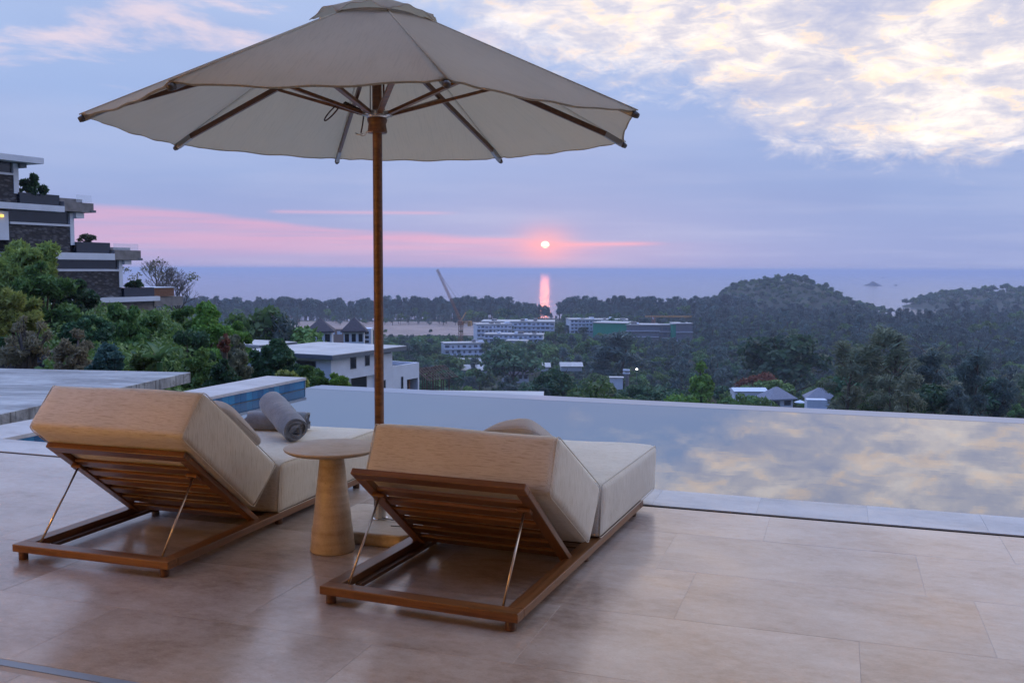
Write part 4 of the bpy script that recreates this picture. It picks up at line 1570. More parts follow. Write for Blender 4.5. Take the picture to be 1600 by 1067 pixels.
# lower wing with a roof terrace
LT = zz(640, 568.5)
WL = ss(655, 585)
hb_('wing_wall', UL + .004, WL, 0, .25, -9.0, LT, M['white_wall'])
hb_('wing_wall', UL + .004, ss(636, 597), 0, .25, -16, -9.004, M['white_wall'])
hb_('wing_wall', WL - .25, WL, .254, 7, -16, LT, M['white_wall'])
hb_('wing_wall', UL + .004, WL - .254, 6.7, 6.95, -16, LT, M['white_wall'])
hb_('terrace_floor', UL + .004, WL - .26, .26, 6.69, LT - 1.1, LT - .35, M['raw_concrete'])
hb_('column', WL - .25, WL, .0, .25, -16, -9.004, M['white_wall'])
hb_('column', ss(643, 597), ss(645, 597), .3, .5, -16, LT - 1.11, M['brown_wood'])
hb_('back_panel', ss(636, 597), WL - .26, 1.8, 1.9, -16, LT - 1.11, M['brown_wood'])
win((626.4, 588.5), (630, 607))

# --- roof-terrace slab of the villa below, seen over the weir
ps = on(545, 609, -3.0)
pe = on(850, 612, -3.0)
dv = (pe - ps)
lw = thing('lower_roof', 'long pale flat roof edge right behind the pool lip', 'roof slab', (pe.x, pe.y, -3.0), math.atan2(dv.y, dv.x))
MB().box(-dv.length, 0, -2.0, .12, -.42, 0).build('slab', M['pale_roof'], lw)
MB().box(-dv.length, -.35, -1.6, -.1, -6, -.424).build('wall', M['white_wall'], lw)

# --- timber hut skeleton
g0 = at(672, 590, 96)
hutt = thing('timber_frame', 'bare timber frame of a small hut being built beside the white house', 'hut', (g0.x, g0.y, -13.5), R(75))
zt_ = at(672, 574, 96).z + 13.5
ev_ = at(672, 585, 96).z + 13.5
for i in range(5):
    for j in range(3):
        MB().bar((-1.8 + i * .9, -1.0 + j * 1.0, 0), (-1.8 + i * .9, -1.0 + j * 1.0, ev_), .10, .10).build('post', M['dark_wood'], hutt)
MB().bar((-2.4, 0, zt_), (2.4, 0, zt_), .1, .12).build('ridge', M['dark_wood'], hutt)
rh = random.Random(9)
for i in range(12):
    x = -2.3 + i * .42
    for s in (-1, 1):
        MB().bar((x + rh.uniform(-.1, .1), 0, zt_ + rh.uniform(0, .15)), (x + rh.uniform(-.15, .15), s * 1.7, ev_ - .35 + rh.uniform(-.1, .1)), .08, .06).build('rafter', M['dark_wood'], hutt)
for s in (-1, 1):
    for q in (.3, .65, 1.0):
        MB().bar((-2.4, s * 1.7 * q, zt_ + (ev_ - .35 - zt_) * q + .06), (2.4, s * 1.7 * q, zt_ + (ev_ - .35 - zt_) * q + .06), .06, .05).build('purlin', M['dark_wood'], hutt)


def pitched(name, label, cat, px, D, wx, wy, wall_h, roof_h, rz, roof_mat, wall_mat, over=.8, wins=0, base=None, hip=True, group=None):
    """small house with a hipped roof, walls and windows."""
    g_ = ground_at(px, D)
    zb = g_.z if base is None else base
    t = thing(name, label, cat, (g_.x, g_.y, zb), rz, group)
    MB().box(-wx / 2, wx / 2, -wy / 2, wy / 2, -2.0, wall_h).build('wall', wall_mat, t)
    ox, oy = wx / 2 + over, wy / 2 + over
    rl = max(0.0, ox - oy) if hip else ox
    rf = MB()
    zr = wall_h + .02
    vs = [(-ox, -oy, zr), (ox, -oy, zr), (ox, oy, zr), (-ox, oy, zr), (-ox, -oy, zr + .25), (ox, -oy, zr + .25), (ox, oy, zr + .25), (-ox, oy, zr + .25),
          (-rl - .01, 0, zr + roof_h), (rl + .01, 0, zr + roof_h)]
    rf.add(vs, [(3, 2, 1, 0), (0, 1, 5, 4), (1, 2, 6, 5), (2, 3, 7, 6), (3, 0, 4, 7), (4, 5, 9, 8), (5, 6, 9), (6, 7, 8, 9), (7, 4, 8)])
    rf.build('roof', roof_mat, t)
    for k in range(wins):
        xx = -wx / 2 + (k + .5) * wx / wins
        f_ = MB().box(xx - wx / wins * .30, xx + wx / wins * .30, -wy / 2 - .05, -wy / 2 + .1, wall_h * .12, wall_h * .86).build('window', M['dark_glass'], t)
    return t


pitched('pyramid_villa', 'villa with dark pyramid roof and brown door, left of the pair', 'villa', 500, 175, 4.3, 4.3, 1.9, 2.5, R(25), M['thatch'], M['white_wall'], .5, 3, at(500, 535, 175).z, group='pyramid-roofed villas')
pitched('pyramid_villa', 'villa with dark pyramid roof close to the parasol pole', 'villa', 553, 172, 3.6, 3.6, 1.9, 2.6, R(25), M['thatch'], M['white_wall'], .5, 3, at(553, 535, 172).z, group='pyramid-roofed villas')
p_ = at(572, 534, 176)
ax = thing('villa_annex', 'narrow white block with dark openings behind the pyramid villa', 'house', (p_.x, p_.y, p_.z - 1), R(22))
MB().box(-1.0, 1.0, -1, 3, -3, at(572, 513, 176).z - p_.z + 1).build('wall', M['white_wall'], ax)
for k in range(3):
    MB().box(-.6, .6, -1.06, -1.002, .9 + k * .8, 1.35 + k * .8).build('window', M['dark_glass'], ax)
p_ = at(505, 520, 200)
lt = thing('long_terrace', 'long tan terrace wall behind the pyramid villas', 'building', (p_.x, p_.y, at(505, 524, 200).z), R(20))
MB().box(-5, 9, 0, 5, -6, at(505, 514, 200).z - at(505, 524, 200).z).build('wall', M['sand'], lt)
for k in range(9):
    MB().box(-4.6 + k * 1.5, -3.6 + k * 1.5, -.03, .05, .2, .85).build('opening', M['white_wall'], lt)
# far-left flat roof among the trees
p_ = at(392, 529, 105)
fr_ = thing('flat_house', 'white house with flat pale roof half hidden by trees on the left', 'house', (p_.x, p_.y, 0), R(80))
zr_ = at(430, 533.5, 105).z
MB().box(-3.5, 2.2, -4.6, 4.5, zr_ - .3, zr_).build('roof', M['pale_roof'], fr_)
MB().box(-3.1, 1.8, -4.2, 4.1, -22, zr_ - .304).build('wall', M['white_wall'], fr_)
MB().box(-3.53, 2.23, -4.63, -4.605, zr_ - .42, zr_ - .04).build('fascia', M['grey_trim'], fr_)
MB().box(-.8, 1.2, -4.26, -4.205, zr_ - 1.6, zr_ - .9).build('window', M['dark_glass'], fr_)

# grey pyramid pavilion in the valley
pitched('pavilion', 'lone pavilion with broad grey pyramid roof in the valley', 'pavilion', 805, 500, 12, 12, 2.6, 7.0, R(30), M['thatch'], M['white_wall'], 2.2, 4, at(805, 592, 500).z)
# roofs on the right, above the pool lip
pitched('gabled_house', 'house with blue-grey gabled roof left of the white parasol', 'house', 1216, 222, 5.8, 5.0, 1.5, 2.7, R(35), M['slate_roof'], M['white_wall'], .8, 2, at(1213, 634, 222).z)
pitched('gabled_house', 'house with blue-grey roof and white gable wall right of the white parasol', 'house', 1285, 216, 6.0, 5.0, 1.5, 2.4, R(10), M['slate_roof'], M['white_wall'], .5, 0, at(1287, 634, 216).z)
p_ = at(1281, 640, 205)
gw = thing('garden_wall', 'low white garden wall in front of the blue-grey roofs', 'wall', (p_.x, p_.y, p_.z - 1), R(14))
MB().box(-4.5, 5.2, 0, .3, -2, 1.0).build('wall', M['white_wall'], gw)
MB().box(-2.6, 1.6, .35, 3, -2, at(1281, 625, 205).z - p_.z + 1).build('gable', M['white_wall'], gw)
wp = at(1250, 634, 212)
wpt = thing('garden_parasol', 'small open white parasol between two blue-grey roofs', 'parasol', (wp.x, wp.y, wp.z))
MB().tube([(0, 0, -1), (0, 0, 1.1)], .05).build('pole', M['dark_wood'], wpt)
MB().lathe([(1.25, .78), (1.2, .86), (.05, 1.3)], 16).build('canopy', M['white_wall'], wpt)
p_ = at(1170, 611, 250)
bw = thing('white_bungalow', 'white bungalow roof below the rust-red tree', 'house', (p_.x, p_.y, p_.z), R(20))
MB().box(-4.2, 4.2, -2, 3, -4, .2).build('wall', M['white_wall'], bw)
MB().prism([(-4.5, -2.4, .21), (-4.5, 3.4, .21), (-4.5, .5, .9)], (9, 0, 0)).build('roof', M['white_wall'], bw)
p_ = at(963, 592, 290)
sh_ = thing('shed', 'small white flat-roofed shed among the bushes', 'shed', (p_.x, p_.y, p_.z), R(15))
MB().box(-1.9, 1.9, -1.5, 1.5, -3, .45).build('wall', M['white_wall'], sh_)
MB().box(-2.2, 2.2, -1.8, 1.8, .46, .62).build('roof', M['pale_roof'], sh_)
p_ = at(980, 590, 292)
tk = thing('tank_stand', 'slim white water tank stand by the lit lamp', 'tower', (p_.x, p_.y, p_.z), R(5))
MB().box(-.5, .5, -.5, .5, -6, 1.9).build('shaft', M['raw_concrete'], tk)
MB().box(-1.3, .7, -.7, .7, 1.2, 1.6).build('platform', M['white_wall'], tk)
MB().box(-1.3, .7, -.7, .7, 2.1, 2.5).build('platform', M['white_wall'], tk)
p_ = at(995, 578, 300)
sl_ = thing('street_lamp', 'lit white street lamp above the valley bushes', 'street lamp', (p_.x, p_.y, p_.z - 8))
MB().tube([(0, 0, -4), (0, 0, 8)], .08).build('pole', M['alu'], sl_)
g, gt, gb = new_mat('lit_lamp_head')
gb.inputs['Emission Color'].default_value = (1, .95, .85, 1)
gb.inputs['Emission Strength'].default_value = 6
MB().lathe([(.05, 8.0), (.34, 8.12), (.34, 8.4), (.05, 8.5)], 12).build('lamp_head', g, sl_)
for nm, (px, py, D, w_, h_), lab in (('white_cottage', (737, 566, 540, 16, 4), 'white cottage roof in the trees under the crane'),
                                     ('white_cottage', (704, 566, 560, 16, 3), 'white cottage roof low in the trees, left of the crane foot'),
                                     ('white_cottage', (742, 577, 470, 12, 4), 'white cottage nearest the earth clearing'),
                                     ('white_cottage', (892, 571, 420, 9, 2.5), 'white cottage peeping out of dark trees below the glitter'),
                                     ('white_cottage', (846, 572, 480, 8, 3), 'white cottage just right of the grey pavilion')):
    p_ = at(px, py, D)
    t = thing(nm, lab, 'house', (p_.x, p_.y, p_.z), R(20))
    MB().box(-w_ / 2, w_ / 2, -4, 4, -2, 0).build('wall', M['white_wall'], t)
    MB().prism([(-w_ / 2 - .5, -5, .05), (-w_ / 2 - .5, 5, .05), (-w_ / 2 - .5, 0, h_ * .6)], (w_ + 1, 0, 0)).build('roof', M['pale_roof'], t)


M['hotel_glass'] = plain('bluish_grey_glazing', (0.10, 0.12, 0.16), 0.3, 0, 0.2)  # paler blue-grey panes than the dark window glass


def blocks(name, label, cat, px0, px1, py_top, py_bot, D, storeys, bays, depth, rz, mat=None, wmat=None):
    """a storeyed block facing the view, its windows built bay by bay."""
    A, B = at(px0, py_bot, D), at(px1, py_bot, D)
    cxy = (A + B) / 2
    H = at((px0 + px1) / 2, py_top, D).z - cxy.z
    Wd = (px1 - px0) / F_PX * D
    t = thing(name, label, cat, (cxy.x, cxy.y, cxy.z), R(YAW) + rz)
    MB().box(-Wd / 2, Wd / 2, 0, depth, -6, H).build('wall', mat or M['white_wall'], t)
    MB().box(-Wd / 2 - .4, Wd / 2 + .4, -.8, depth + .4, H + .004, H + .5).build('roof', M['pale_roof'], t)
    sh = H / storeys
    bw_ = Wd / bays
    wm = MB().box(-bw_ * .30, bw_ * .30, -.10, .15, sh * .25, sh * .68).mesh('window')
    wm.materials.append(wmat or M['hotel_glass'])
    for i in range(storeys):
        for j in range(bays):
            o = bpy.data.objects.new('window', wm)
            o.location = (-Wd / 2 + (j + .5) * bw_, 0, i * sh)
            o.scale = (random.choice((.55, .8, 1.0, 1.0, 1.25)), 1, random.choice((.8, 1.0, 1.0, 1.15)))
            link(o, t)
        if i == 0 and bays > 5:
            for q in range(bays // 3):
                x0 = random.uniform(-.45, .4) * Wd
                MB().box(x0, x0 + random.uniform(1.5, 4.5), depth * .2, depth * .6, H + .504, H + random.uniform(1.0, 2.4)).build('roof_plant', M['white_wall'] if q % 2 else M['raw_concrete'], t)
        if storeys > 1:
            MB().box(-Wd / 2 - .3, Wd / 2 + .3, -1.3, -.12, i * sh - .25, i * sh + .12).build('balcony', M['white_wall'], t)
    return t


blocks('hotel_block', 'long white hotel block in the trees, farthest back of the hotel', 'hotel', 752, 866, 503, 522, 760, 3, 16, 26, R(-3))
blocks('hotel_block', 'white hotel wing with rows of balconies, left end of the hotel', 'hotel', 745, 800, 507, 527, 725, 3, 9, 16, R(12))
blocks('hotel_block', 'low white hotel wing in front with white roof', 'hotel', 756, 848, 523, 535, 690, 2, 12, 14, R(-6))
blocks('hotel_block', 'small white hotel annex lowest down the slope', 'hotel', 790, 822, 533, 541, 660, 1, 5, 10, R(-10))
blocks('white_block', 'white two-storey block standing behind the crane foot', 'building', 694, 757, 536.5, 554, 640, 2, 7, 12, R(14))
blocks('site_block', 'white part of the building site left of the green netting', 'building', 891, 927, 499.5, 521, 800, 4, 6, 20, R(8))
gn = blocks('netted_block', 'unfinished block wrapped in bright green netting', 'building', 926, 979, 505, 526, 780, 1, 1, 26, R(-18), M['green_net'], M['green_net'])
blocks('scaffolded_block', 'unfinished block behind grey scaffold sheeting', 'building', 978, 1030, 508, 526, 775, 2, 6, 20, R(-4), M['grey_net'], M['grey_net'])
blocks('concrete_frame', 'open dark concrete frame between grey sheeting and a green strip', 'building', 1026, 1052, 508, 528, 790, 2, 3, 14, R(0), M['raw_concrete'])
blocks('netted_strip', 'narrow green-netted stair block', 'building', 1049, 1056, 506.5, 530, 785, 1, 1, 8, R(0), M['green_net'], M['green_net'])
blocks('scaffolded_block', 'grey sheeted block at the right end of the building site', 'building', 1056, 1082, 506, 532, 785, 2, 4, 20, R(6), M['grey_net'], M['grey_net'])
blocks('site_block', 'flat white upper storey far back on the building site', 'building', 905, 981, 500, 506, 830, 1, 12, 20, R(-4))


def lattice(mb, a, b, w_, n, r_):
    a, b = Vector(a), Vector(b)
    t_ = (b - a).normalized()
    s_ = t_.cross(Vector((0.2, 1, 0.1))).normalized()
    q_ = t_.cross(s_)
    cn = [(s_ * i + q_ * j) * (w_ / 2) for i, j in ((-1, -1), (1, -1), (1, 1), (-1, 1))]
    for c in cn:
        mb.tube([a + c, b + c], r_, 4)
    for k in range(n):
        p, p2 = a.lerp(b, k / n), a.lerp(b, (k + 1) / n)
        for i in range(4):
            mb.tube([p + cn[i], p2 + cn[(i + 1) % 4]], r_ * .7, 3)
    return mb


# tower crane with a raised jib
cp = at(720, 549, 680)
cr = thing('tower_crane', 'orange tower crane with its jib raised against the sea', 'crane', (cp.x, cp.y, cp.z))
zt_ = at(717, 508, 680).z - cp.z
lattice(MB(), (0, 0, -6), (0, 0, zt_), 2.2, 14, .20).build('mast', M['orange_steel'], cr)
MB().box(-1.7, 1.7, -1.7, 1.7, zt_, zt_ + 3).build('cab', M['orange_steel'], cr)
jt = at(683, 421, 680) - cp
lattice(MB(), (0, 0, zt_ + 3), jt, 1.3, 26, .12).build('jib', M['orange_steel'], cr)
cw = at(734, 506, 680) - cp
lattice(MB(), (0, 0, zt_ + 2), (cw.x, cw.y, zt_ + 2), 1.4, 5, .2).build('counter_jib', M['yellow_steel'], cr)
MB().box(cw.x - 1.2, cw.x + 1.2, cw.y - 1.2, cw.y + 1.2, zt_ - .6, zt_ + 3).build('counterweight', M['yellow_steel'], cr)
ap = at(728, 488, 680) - cp
MB().tube([(0, 0, zt_ + 3), ap], .45, 5).build('apex_frame', M['yellow_steel'], cr)
MB().tube([ap, jt], .10, 4).build('tie_rope', M['dark_wood'], cr)
# flat-topped crane on the building site
cp = at(1021, 512, 800)
cf = thing('flat_crane', 'flat-topped ochre tower crane over the green-netted building site', 'crane', (cp.x, cp.y, cp.z))
zt_ = at(1021, 494.5, 800).z - cp.z
lattice(MB(), (0, 0, -10), (0, 0, zt_), 2.0, 7, .4).build('mast', M['orange_steel'], cf)
ja, jb = at(1008, 494, 800) - cp, at(1081, 494.2, 800) - cp
lattice(MB(), (ja.x, ja.y, zt_), (jb.x, jb.y, zt_), 1.1, 22, .22).build('jib', M['yellow_steel'], cf)
MB().box(-1, 1, -1, 1, zt_ - 2.4, zt_ - .6).build('cab', M['white_wall'], cf)

# dark retaining wall on the bank
g0 = at(40, 565, 34)
rw_ = thing('retaining_wall', 'dark rough stone retaining wall at the foot of the bank', 'wall', (g0.x, g0.y, g0.z - 2.0), R(30))
MB().box(-14, 1.6, 0, .5, -3, 2.35).build('wall', M['stone_wall'], rw_)

# --- out at sea: rock islet and boats
p_ = on(1364, 446.5, SEA_Z)
isl = []
bm = bmesh.new()
bmesh.ops.create_icosphere(bm, subdivisions=4, radius=1)
for v in bm.verts:
    x, y, z = v.co
    n_ = math.sin(x * 7 + 1) * .12 + math.sin(x * 17 + y * 5) * .06
    prof = max(0, 1 - abs(x + .05) ** .8 * 1.15) + .25 * max(0, 1 - abs(x - .5) * 3.0) + .12
    v.co = Vector((x * 42, y * 24, (z * 16 * (prof + n_)) if z > 0 else z * 4))
me = bpy.data.meshes.new('rock_islet')
bm.to_mesh(me)
bm.free()
me.materials.append(M['stone_wall'])
o = bpy.data.objects.new('rock_islet', me)
link(o)
o.location = (p_.x, p_.y, SEA_Z)
o.rotation_euler = (0, 0, R(YAW))
tag(o, 'small pointed rock islet out on the pale sea', 'islet')


def boat(px, py, L_, label, lit=False):
    p_ = on(px, py, SEA_Z)
    t = thing('boat', label, 'boat', (p_.x, p_.y, SEA_Z), R(YAW + 10), 'boats far out at sea')
    hull = MB().prism([(-L_ / 2, -L_ * .13, 0), (L_ * .3, -L_ * .13, 0), (L_ / 2, 0, 0), (L_ * .3, L_ * .13, 0), (-L_ / 2, L_ * .13, 0)], (0, 0, L_ * .13))
    hull.build('hull', M['white_wall'] if lit else M['grey_trim'], t)  # the flag only picks white paint, otherwise dark grey
    MB().box(-L_ * .25, L_ * .12, -L_ * .09, L_ * .09, L_ * .132, L_ * .28).build('cabin', M['white_wall'] if lit else M['grey_trim'], t)
    MB().tube([(0, 0, L_ * .28), (0, 0, L_ * .5)], L_ * .012, 5).build('mast', M['alu'], t)


boat(607, 425.6, 46, 'white ship far out near the horizon, right of the parasol pole', True)
boat(1380, 434.5, 30, 'dark fishing boat between the islet and the horizon')
boat(1400, 446.5, 16, 'small dark boat just right of the rock islet')

# ------------------------------------------------------------------ vegetation
def unit(v):
    return v / np.maximum(np.linalg.norm(v, axis=1, keepdims=True), 1e-9)


def cards(name, seed, lobes, n, w_, h_, mat, jitter=0.7, droop=0.0, fill=0.2, under=0.6, sizevar=0.35):
    """leaf-sized rhombic faces spread over and through a set of lobes (cx, cy, cz, rx, ry, rz)."""
    rs = np.random.RandomState(seed)
    lb = np.array(lobes, float)
    area = (lb[:, 3] * lb[:, 4] + lb[:, 4] * lb[:, 5] + lb[:, 3] * lb[:, 5])
    pick = rs.choice(len(lb), n, p=area / area.sum())
    d = unit(rs.normal(size=(n, 3)))
    flip = (d[:, 2] < -0.25) & (rs.rand(n) < under)
    d[flip, 2] *= -1
    rad = np.where(rs.rand(n) < fill, rs.uniform(0.15, 0.8, n), rs.uniform(0.78, 1.08, n))
    L = lb[pick]
    pos = L[:, :3] + d * L[:, 3:] * rad[:, None]
    nrm = unit(d + jitter * rs.normal(size=(n, 3)))
    tan = unit(np.cross(nrm, rs.normal(size=(n, 3))))
    tan = unit(tan * (1 - droop) + np.array([0, 0, -1.0]) * droop)
    sd = unit(np.cross(nrm, tan))
    sz = 1 + sizevar * rs.uniform(-1, 1, n)
    a = tan * (h_ / 2 * sz)[:, None]
    b = sd * (w_ / 2 * sz)[:, None]
    v = np.stack([pos - a, pos + b - a * .1, pos + a, pos - b - a * .1], 1).reshape(-1, 3)
    me = bpy.data.meshes.new(name)
    me.vertices.add(n * 4)
    me.vertices.foreach_set('co', v.astype(np.float32).ravel())
    me.loops.add(n * 4)
    me.loops.foreach_set('vertex_index', np.arange(n * 4, dtype=np.int32))
    me.polygons.add(n)
    me.polygons.foreach_set('loop_start', np.arange(0, n * 4, 4, dtype=np.int32))
    lobe_t = rs.uniform(-0.28, 0.28, len(lb))
    tint = np.clip(0.5 + lobe_t[pick] + rs.uniform(-0.32, 0.32, n), 0, 1)
    at_ = me.attributes.new('tint', 'FLOAT', 'FACE')
    at_.data.foreach_set('value', tint.astype(np.float32))
    me.update()
    me.validate()
    me.materials.append(mat)
    return me


def dome_lobes(rs, n, hw, hd, H, r0, r1, z0=0.0):
    out = []
    for i in range(n):
        a = rs.uniform(0, 2 * PI)
        e = math.asin(rs.uniform(0.0, 1.0))
        k = rs.uniform(0.45, 0.86)
        r = rs.uniform(r0, r1)
        out.append((math.cos(a) * math.cos(e) * k * hw, math.sin(a) * math.cos(e) * k * hd, z0 + math.sin(e) * k * (H - z0), r * hw, r * hd, r * hw * rs.uniform(.6, .9)))
    return out


def trunk_mesh(name, seed, H, r, limbs, crown_z, spread, lean=0.0):
    rs = random.Random(seed)
    mb = MB()
    pts = [(0, 0, -1.5)]
    x = y = 0
    k = 5
    for i in range(1, k + 1):
        x += rs.uniform(-.03, .03) * H + lean * H / k
        y += rs.uniform(-.03, .03) * H
        pts.append((x, y, crown_z * i / k))
    mb.tube(pts, [r * 1.25] + [r * (1 - .55 * i / k) for i in range(1, k + 1)], 7)
    for j in range(limbs):
        a = 2 * PI * j / limbs + rs.uniform(-.4, .4)
        s = rs.randint(2, k)
        p0 = Vector(pts[s])
        ln = spread * rs.uniform(.6, 1.0)
        p1 = p0 + Vector((math.cos(a) * ln * .5, math.sin(a) * ln * .5, ln * rs.uniform(.35, .6)))
        p2 = p0 + Vector((math.cos(a) * ln, math.sin(a) * ln, ln * rs.uniform(.6, 1.1)))
        mb.tube([p0, p1, p2], [r * .42, r * .28, r * .10], 5)
    return mb.mesh(name)


# prototypes, nominal height 10 m
PROTO = {}


def proto(key, crown, trunk, mat_trunk='bark'):
    trunk.materials.append(M[mat_trunk])
    PROTO.setdefault(key, []).append((crown, trunk))


for s in range(4):
    rs = np.random.RandomState(100 + s)
    for key, mat in (('broad_dark', 'leaf_dark'), ('broad_mid', 'leaf_mid')):
        lb = []
        for i in range(17):
            a, e, k = rs.uniform(0, 2 * PI), math.asin(rs.uniform(-.45, 1)), rs.uniform(.45, .9)
            r = rs.uniform(.95, 1.75)
            lb.append((math.cos(a) * math.cos(e) * 3.6 * k, math.sin(a) * math.cos(e) * 3.6 * k, 6.3 + math.sin(e) * 3.0 * k, r, r, r * .8))
        proto(key, cards('crown', 200 + s, lb, 3000, .42, .62, M[mat], .65, .15, .2), trunk_mesh('trunk', s, 10, .24, 6, 6.5, 3.0))
    # casuarina: tall, thin, feathery, sky showing through
    lb = []
    for i in range(22):
        z = rs.uniform(2.8, 9.6)
        w_ = 1.9 * math.sin(PI * min(1, (z - 1.4) / 8.9)) ** .7
        a = rs.uniform(0, 2 * PI)
        k = rs.uniform(.3, 1.0)
        lb.append((math.cos(a) * w_ * k, math.sin(a) * w_ * k, z, .75, .75, rs.uniform(.5, .9)))
    proto('casuarina', cards('crown', 300 + s, lb, 2300, .13, .95, M['leaf_cas'], .9, .35, .45), trunk_mesh('trunk', 20 + s, 10, .16, 7, 9.0, 1.5))
    proto('olive', cards('crown', 320 + s, lb, 2100, .12, .85, M['leaf_olive'], .9, .25, .45), trunk_mesh('trunk', 30 + s, 10, .17, 8, 8.8, 1.9))
for s in range(3):
    rs = np.random.RandomState(140 + s)
    lb = []
    for i in range(20):
        z = rs.uniform(1.2, 9.2)
        w_ = 2.5 * (1 - ((z - 1.0) / 9.0) ** 1.6) * rs.uniform(.4, .95)
        a = rs.uniform(0, 2 * PI)
        r = rs.uniform(.7, 1.2)
        lb.append((math.cos(a) * w_, math.sin(a) * w_, z, r, r, r * .8))
    proto('cone', cards('crown', 400 + s, lb, 3000, .34, .6, M['leaf_bright'], .6, .25, .2), trunk_mesh('trunk', 40 + s, 10, .2, 5, 8.5, 1.6))
    lb = dome_lobes(rs, 18, 4.4, 4.4, 6.0, .22, .42)
    proto('bush_bright', cards('crown', 420 + s, lb, 2600, .36, .62, M['leaf_bright'], .7, .1, .2), trunk_mesh('trunk', 50 + s, 4, .12, 4, 3.0, 2.0))
    proto('bush_mid', cards('crown', 430 + s, lb, 2600, .36, .62, M['leaf_mid'], .7, .1, .2), trunk_mesh('trunk', 55 + s, 4, .12, 4, 3.0, 2.0))
rs = np.random.RandomState(171)
lb = []
for i in range(20):
    a, e, k = rs.uniform(0, 2 * PI), math.asin(rs.uniform(-.3, 1)), rs.uniform(.5, .95)
    lb.append((math.cos(a) * math.cos(e) * 4.2 * k, math.sin(a) * math.cos(e) * 4.2 * k, 6.4 + math.sin(e) * 3.0 * k, 1.0, 1.0, .8))
proto('red', cards('crown', 470, lb, 1900, .30, .5, M['leaf_red'], .9, .1, .4), trunk_mesh('trunk', 60, 10, .2, 8, 6.5, 3.6))
proto('purple', cards('crown', 471, lb, 900, .26, .45, M['leaf_dry'], .9, .1, .4), trunk_mesh('trunk', 61, 10, .2, 10, 6.8, 4.0), 'twig')

# what the trees must not hide: (px0, px1, lowest row the crowns may reach, distance of the thing)
CLEAR = [(640, 700, 607, 100), (690, 768, 603, 400), (470, 582, 534, 176), (690, 760, 549, 640), (744, 868, 524, 720), (776, 834, 587, 500),
         (888, 985, 517, 790), (985, 1086, 524, 790), (1207, 1306, 634, 222), (958, 1000, 590, 300), (1146, 1192, 609, 250),          (440, 772, 512, 1000), (711, 729, 546, 680), (843, 874, 500, 1200), (600, 775, 521, 860), (884, 902, 566, 420)]


def hides(px, half, ytop, D):
    for x0, x1, y, Dd in CLEAR:
        if D < Dd and px + half > x0 and px - half < x1 and ytop < y:
            return True
    return False


LABELS = {
    'broad_dark': ('broadleaf_tree', 'dark green broadleaf tree standing in the valley wood', 'tree', 'dark broadleaf trees in the valley wood'),
    'broad_mid': ('broadleaf_tree', 'mid green leafy tree standing in the valley wood', 'tree', 'mid green trees in the valley wood'),
    'casuarina': ('casuarina_tree', 'grey-green feathery casuarina standing in the valley wood', 'tree', 'casuarinas in the valley wood'),
    'olive': ('casuarina_tree', 'olive-brown thin casuarina standing in the valley wood', 'tree', 'olive casuarinas in the valley wood'),
    'bush_bright': ('bush', 'bright green bush on the slope below the pool', 'bush', 'bright green bushes below the pool'),
    'bush_mid': ('bush', 'mid green bush on the slope below the pool', 'bush', 'mid green bushes below the pool'),
    'purple': ('bare_tree', 'nearly leafless greyish tree standing in the valley wood', 'tree', 'nearly bare trees in the valley wood'),
}


def plant(key, px, D, height, wide=1.0, label=None, rz=None, base=None, group=None, var=0, cat=None, name=None):
    g_ = ground_at(px, D)
    if base is not None:
        g_.z = base
    nm, lab, c_, grp = LABELS.get(key, ('tree', None, 'tree', None))
    cr_, tr_ = PROTO[key][var % len(PROTO[key])]
    k = height / 10.0
    t = thing(name or nm, label or lab, cat or c_, (g_.x, g_.y, g_.z), rnd.uniform(0, 6.28) if rz is None else rz, group if label else grp)
    t.scale = (k * wide, k * wide, k)
    for n_, me_ in (('crown', cr_), ('trunk', tr_)):
        o = bpy.data.objects.new(n_, me_)
        link(o, t)
    return t


def special(key, px, ytop, D, wide, label, var=0, **kw):
    g_ = ground_at(px, D)
    top = at(px, ytop, D).z
    return plant(key, px, D, max(2.0, (top - g_.z) / (.97 if key not in ('bush_bright', 'bush_mid') else .6)), wide, label, var=var, **kw)


special('cone', 1096, 567, 150, 0.85, 'bright green cone-shaped tree rising above the pool lip', 0)
special('olive', 1385, 512, 150, 1.35, 'tall olive feathery casuarina, tallest one above the pool lip on the right', 1)
special('olive', 1322, 540, 158, 1.2, 'olive feathery casuarina just left of the tallest one', 2)
special('olive', 1450, 545, 165, 1.3, 'olive feathery casuarina just right of the tallest one', 3)
special('red', 1190, 579, 262, 1.1, 'rust-red tree behind the white bungalow roof')
special('broad_dark', 1224, 521, 330, 1.25, 'big dark round tree in the middle of the wood behind the rust-red tree', 1)
special('broad_dark', 800, 533, 430, 1.3, 'big dark tree right above the grey pyramid pavilion', 2)
special('casuarina', 962, 523, 400, 1.7, 'tall grey-green conical casuarina in front of the green netted block', 0)
special('bush_bright', 1060, 606, 125, 0.8, 'light yellow-green bush at the foot of the cone-shaped tree', 0)
special('bush_mid', 925, 588, 175, 1.2, 'dark green rounded bush above the pool lip left of the white shed', 1)
for px, yt, var in ((402, 486, 0), (440, 492, 1), (470, 508, 2), (415, 508, 3)):
    special(('broad_mid', 'casuarina')[var % 2], px, yt, 135, 0.9, None, var)

special('bush_mid', 1150, 607, 205, .8, None, 2)
special('bush_mid', 1184, 612, 205, .8, None, 0)
special('bush_mid', 1168, 613, 200, .6, None, 1)
special('bush_mid', 1206, 618, 195, .6, None, 1)
special('broad_mid', 1318, 616, 185, .6, None, 1)
special('broad_mid', 1330, 612, 180, .9, None, 0)

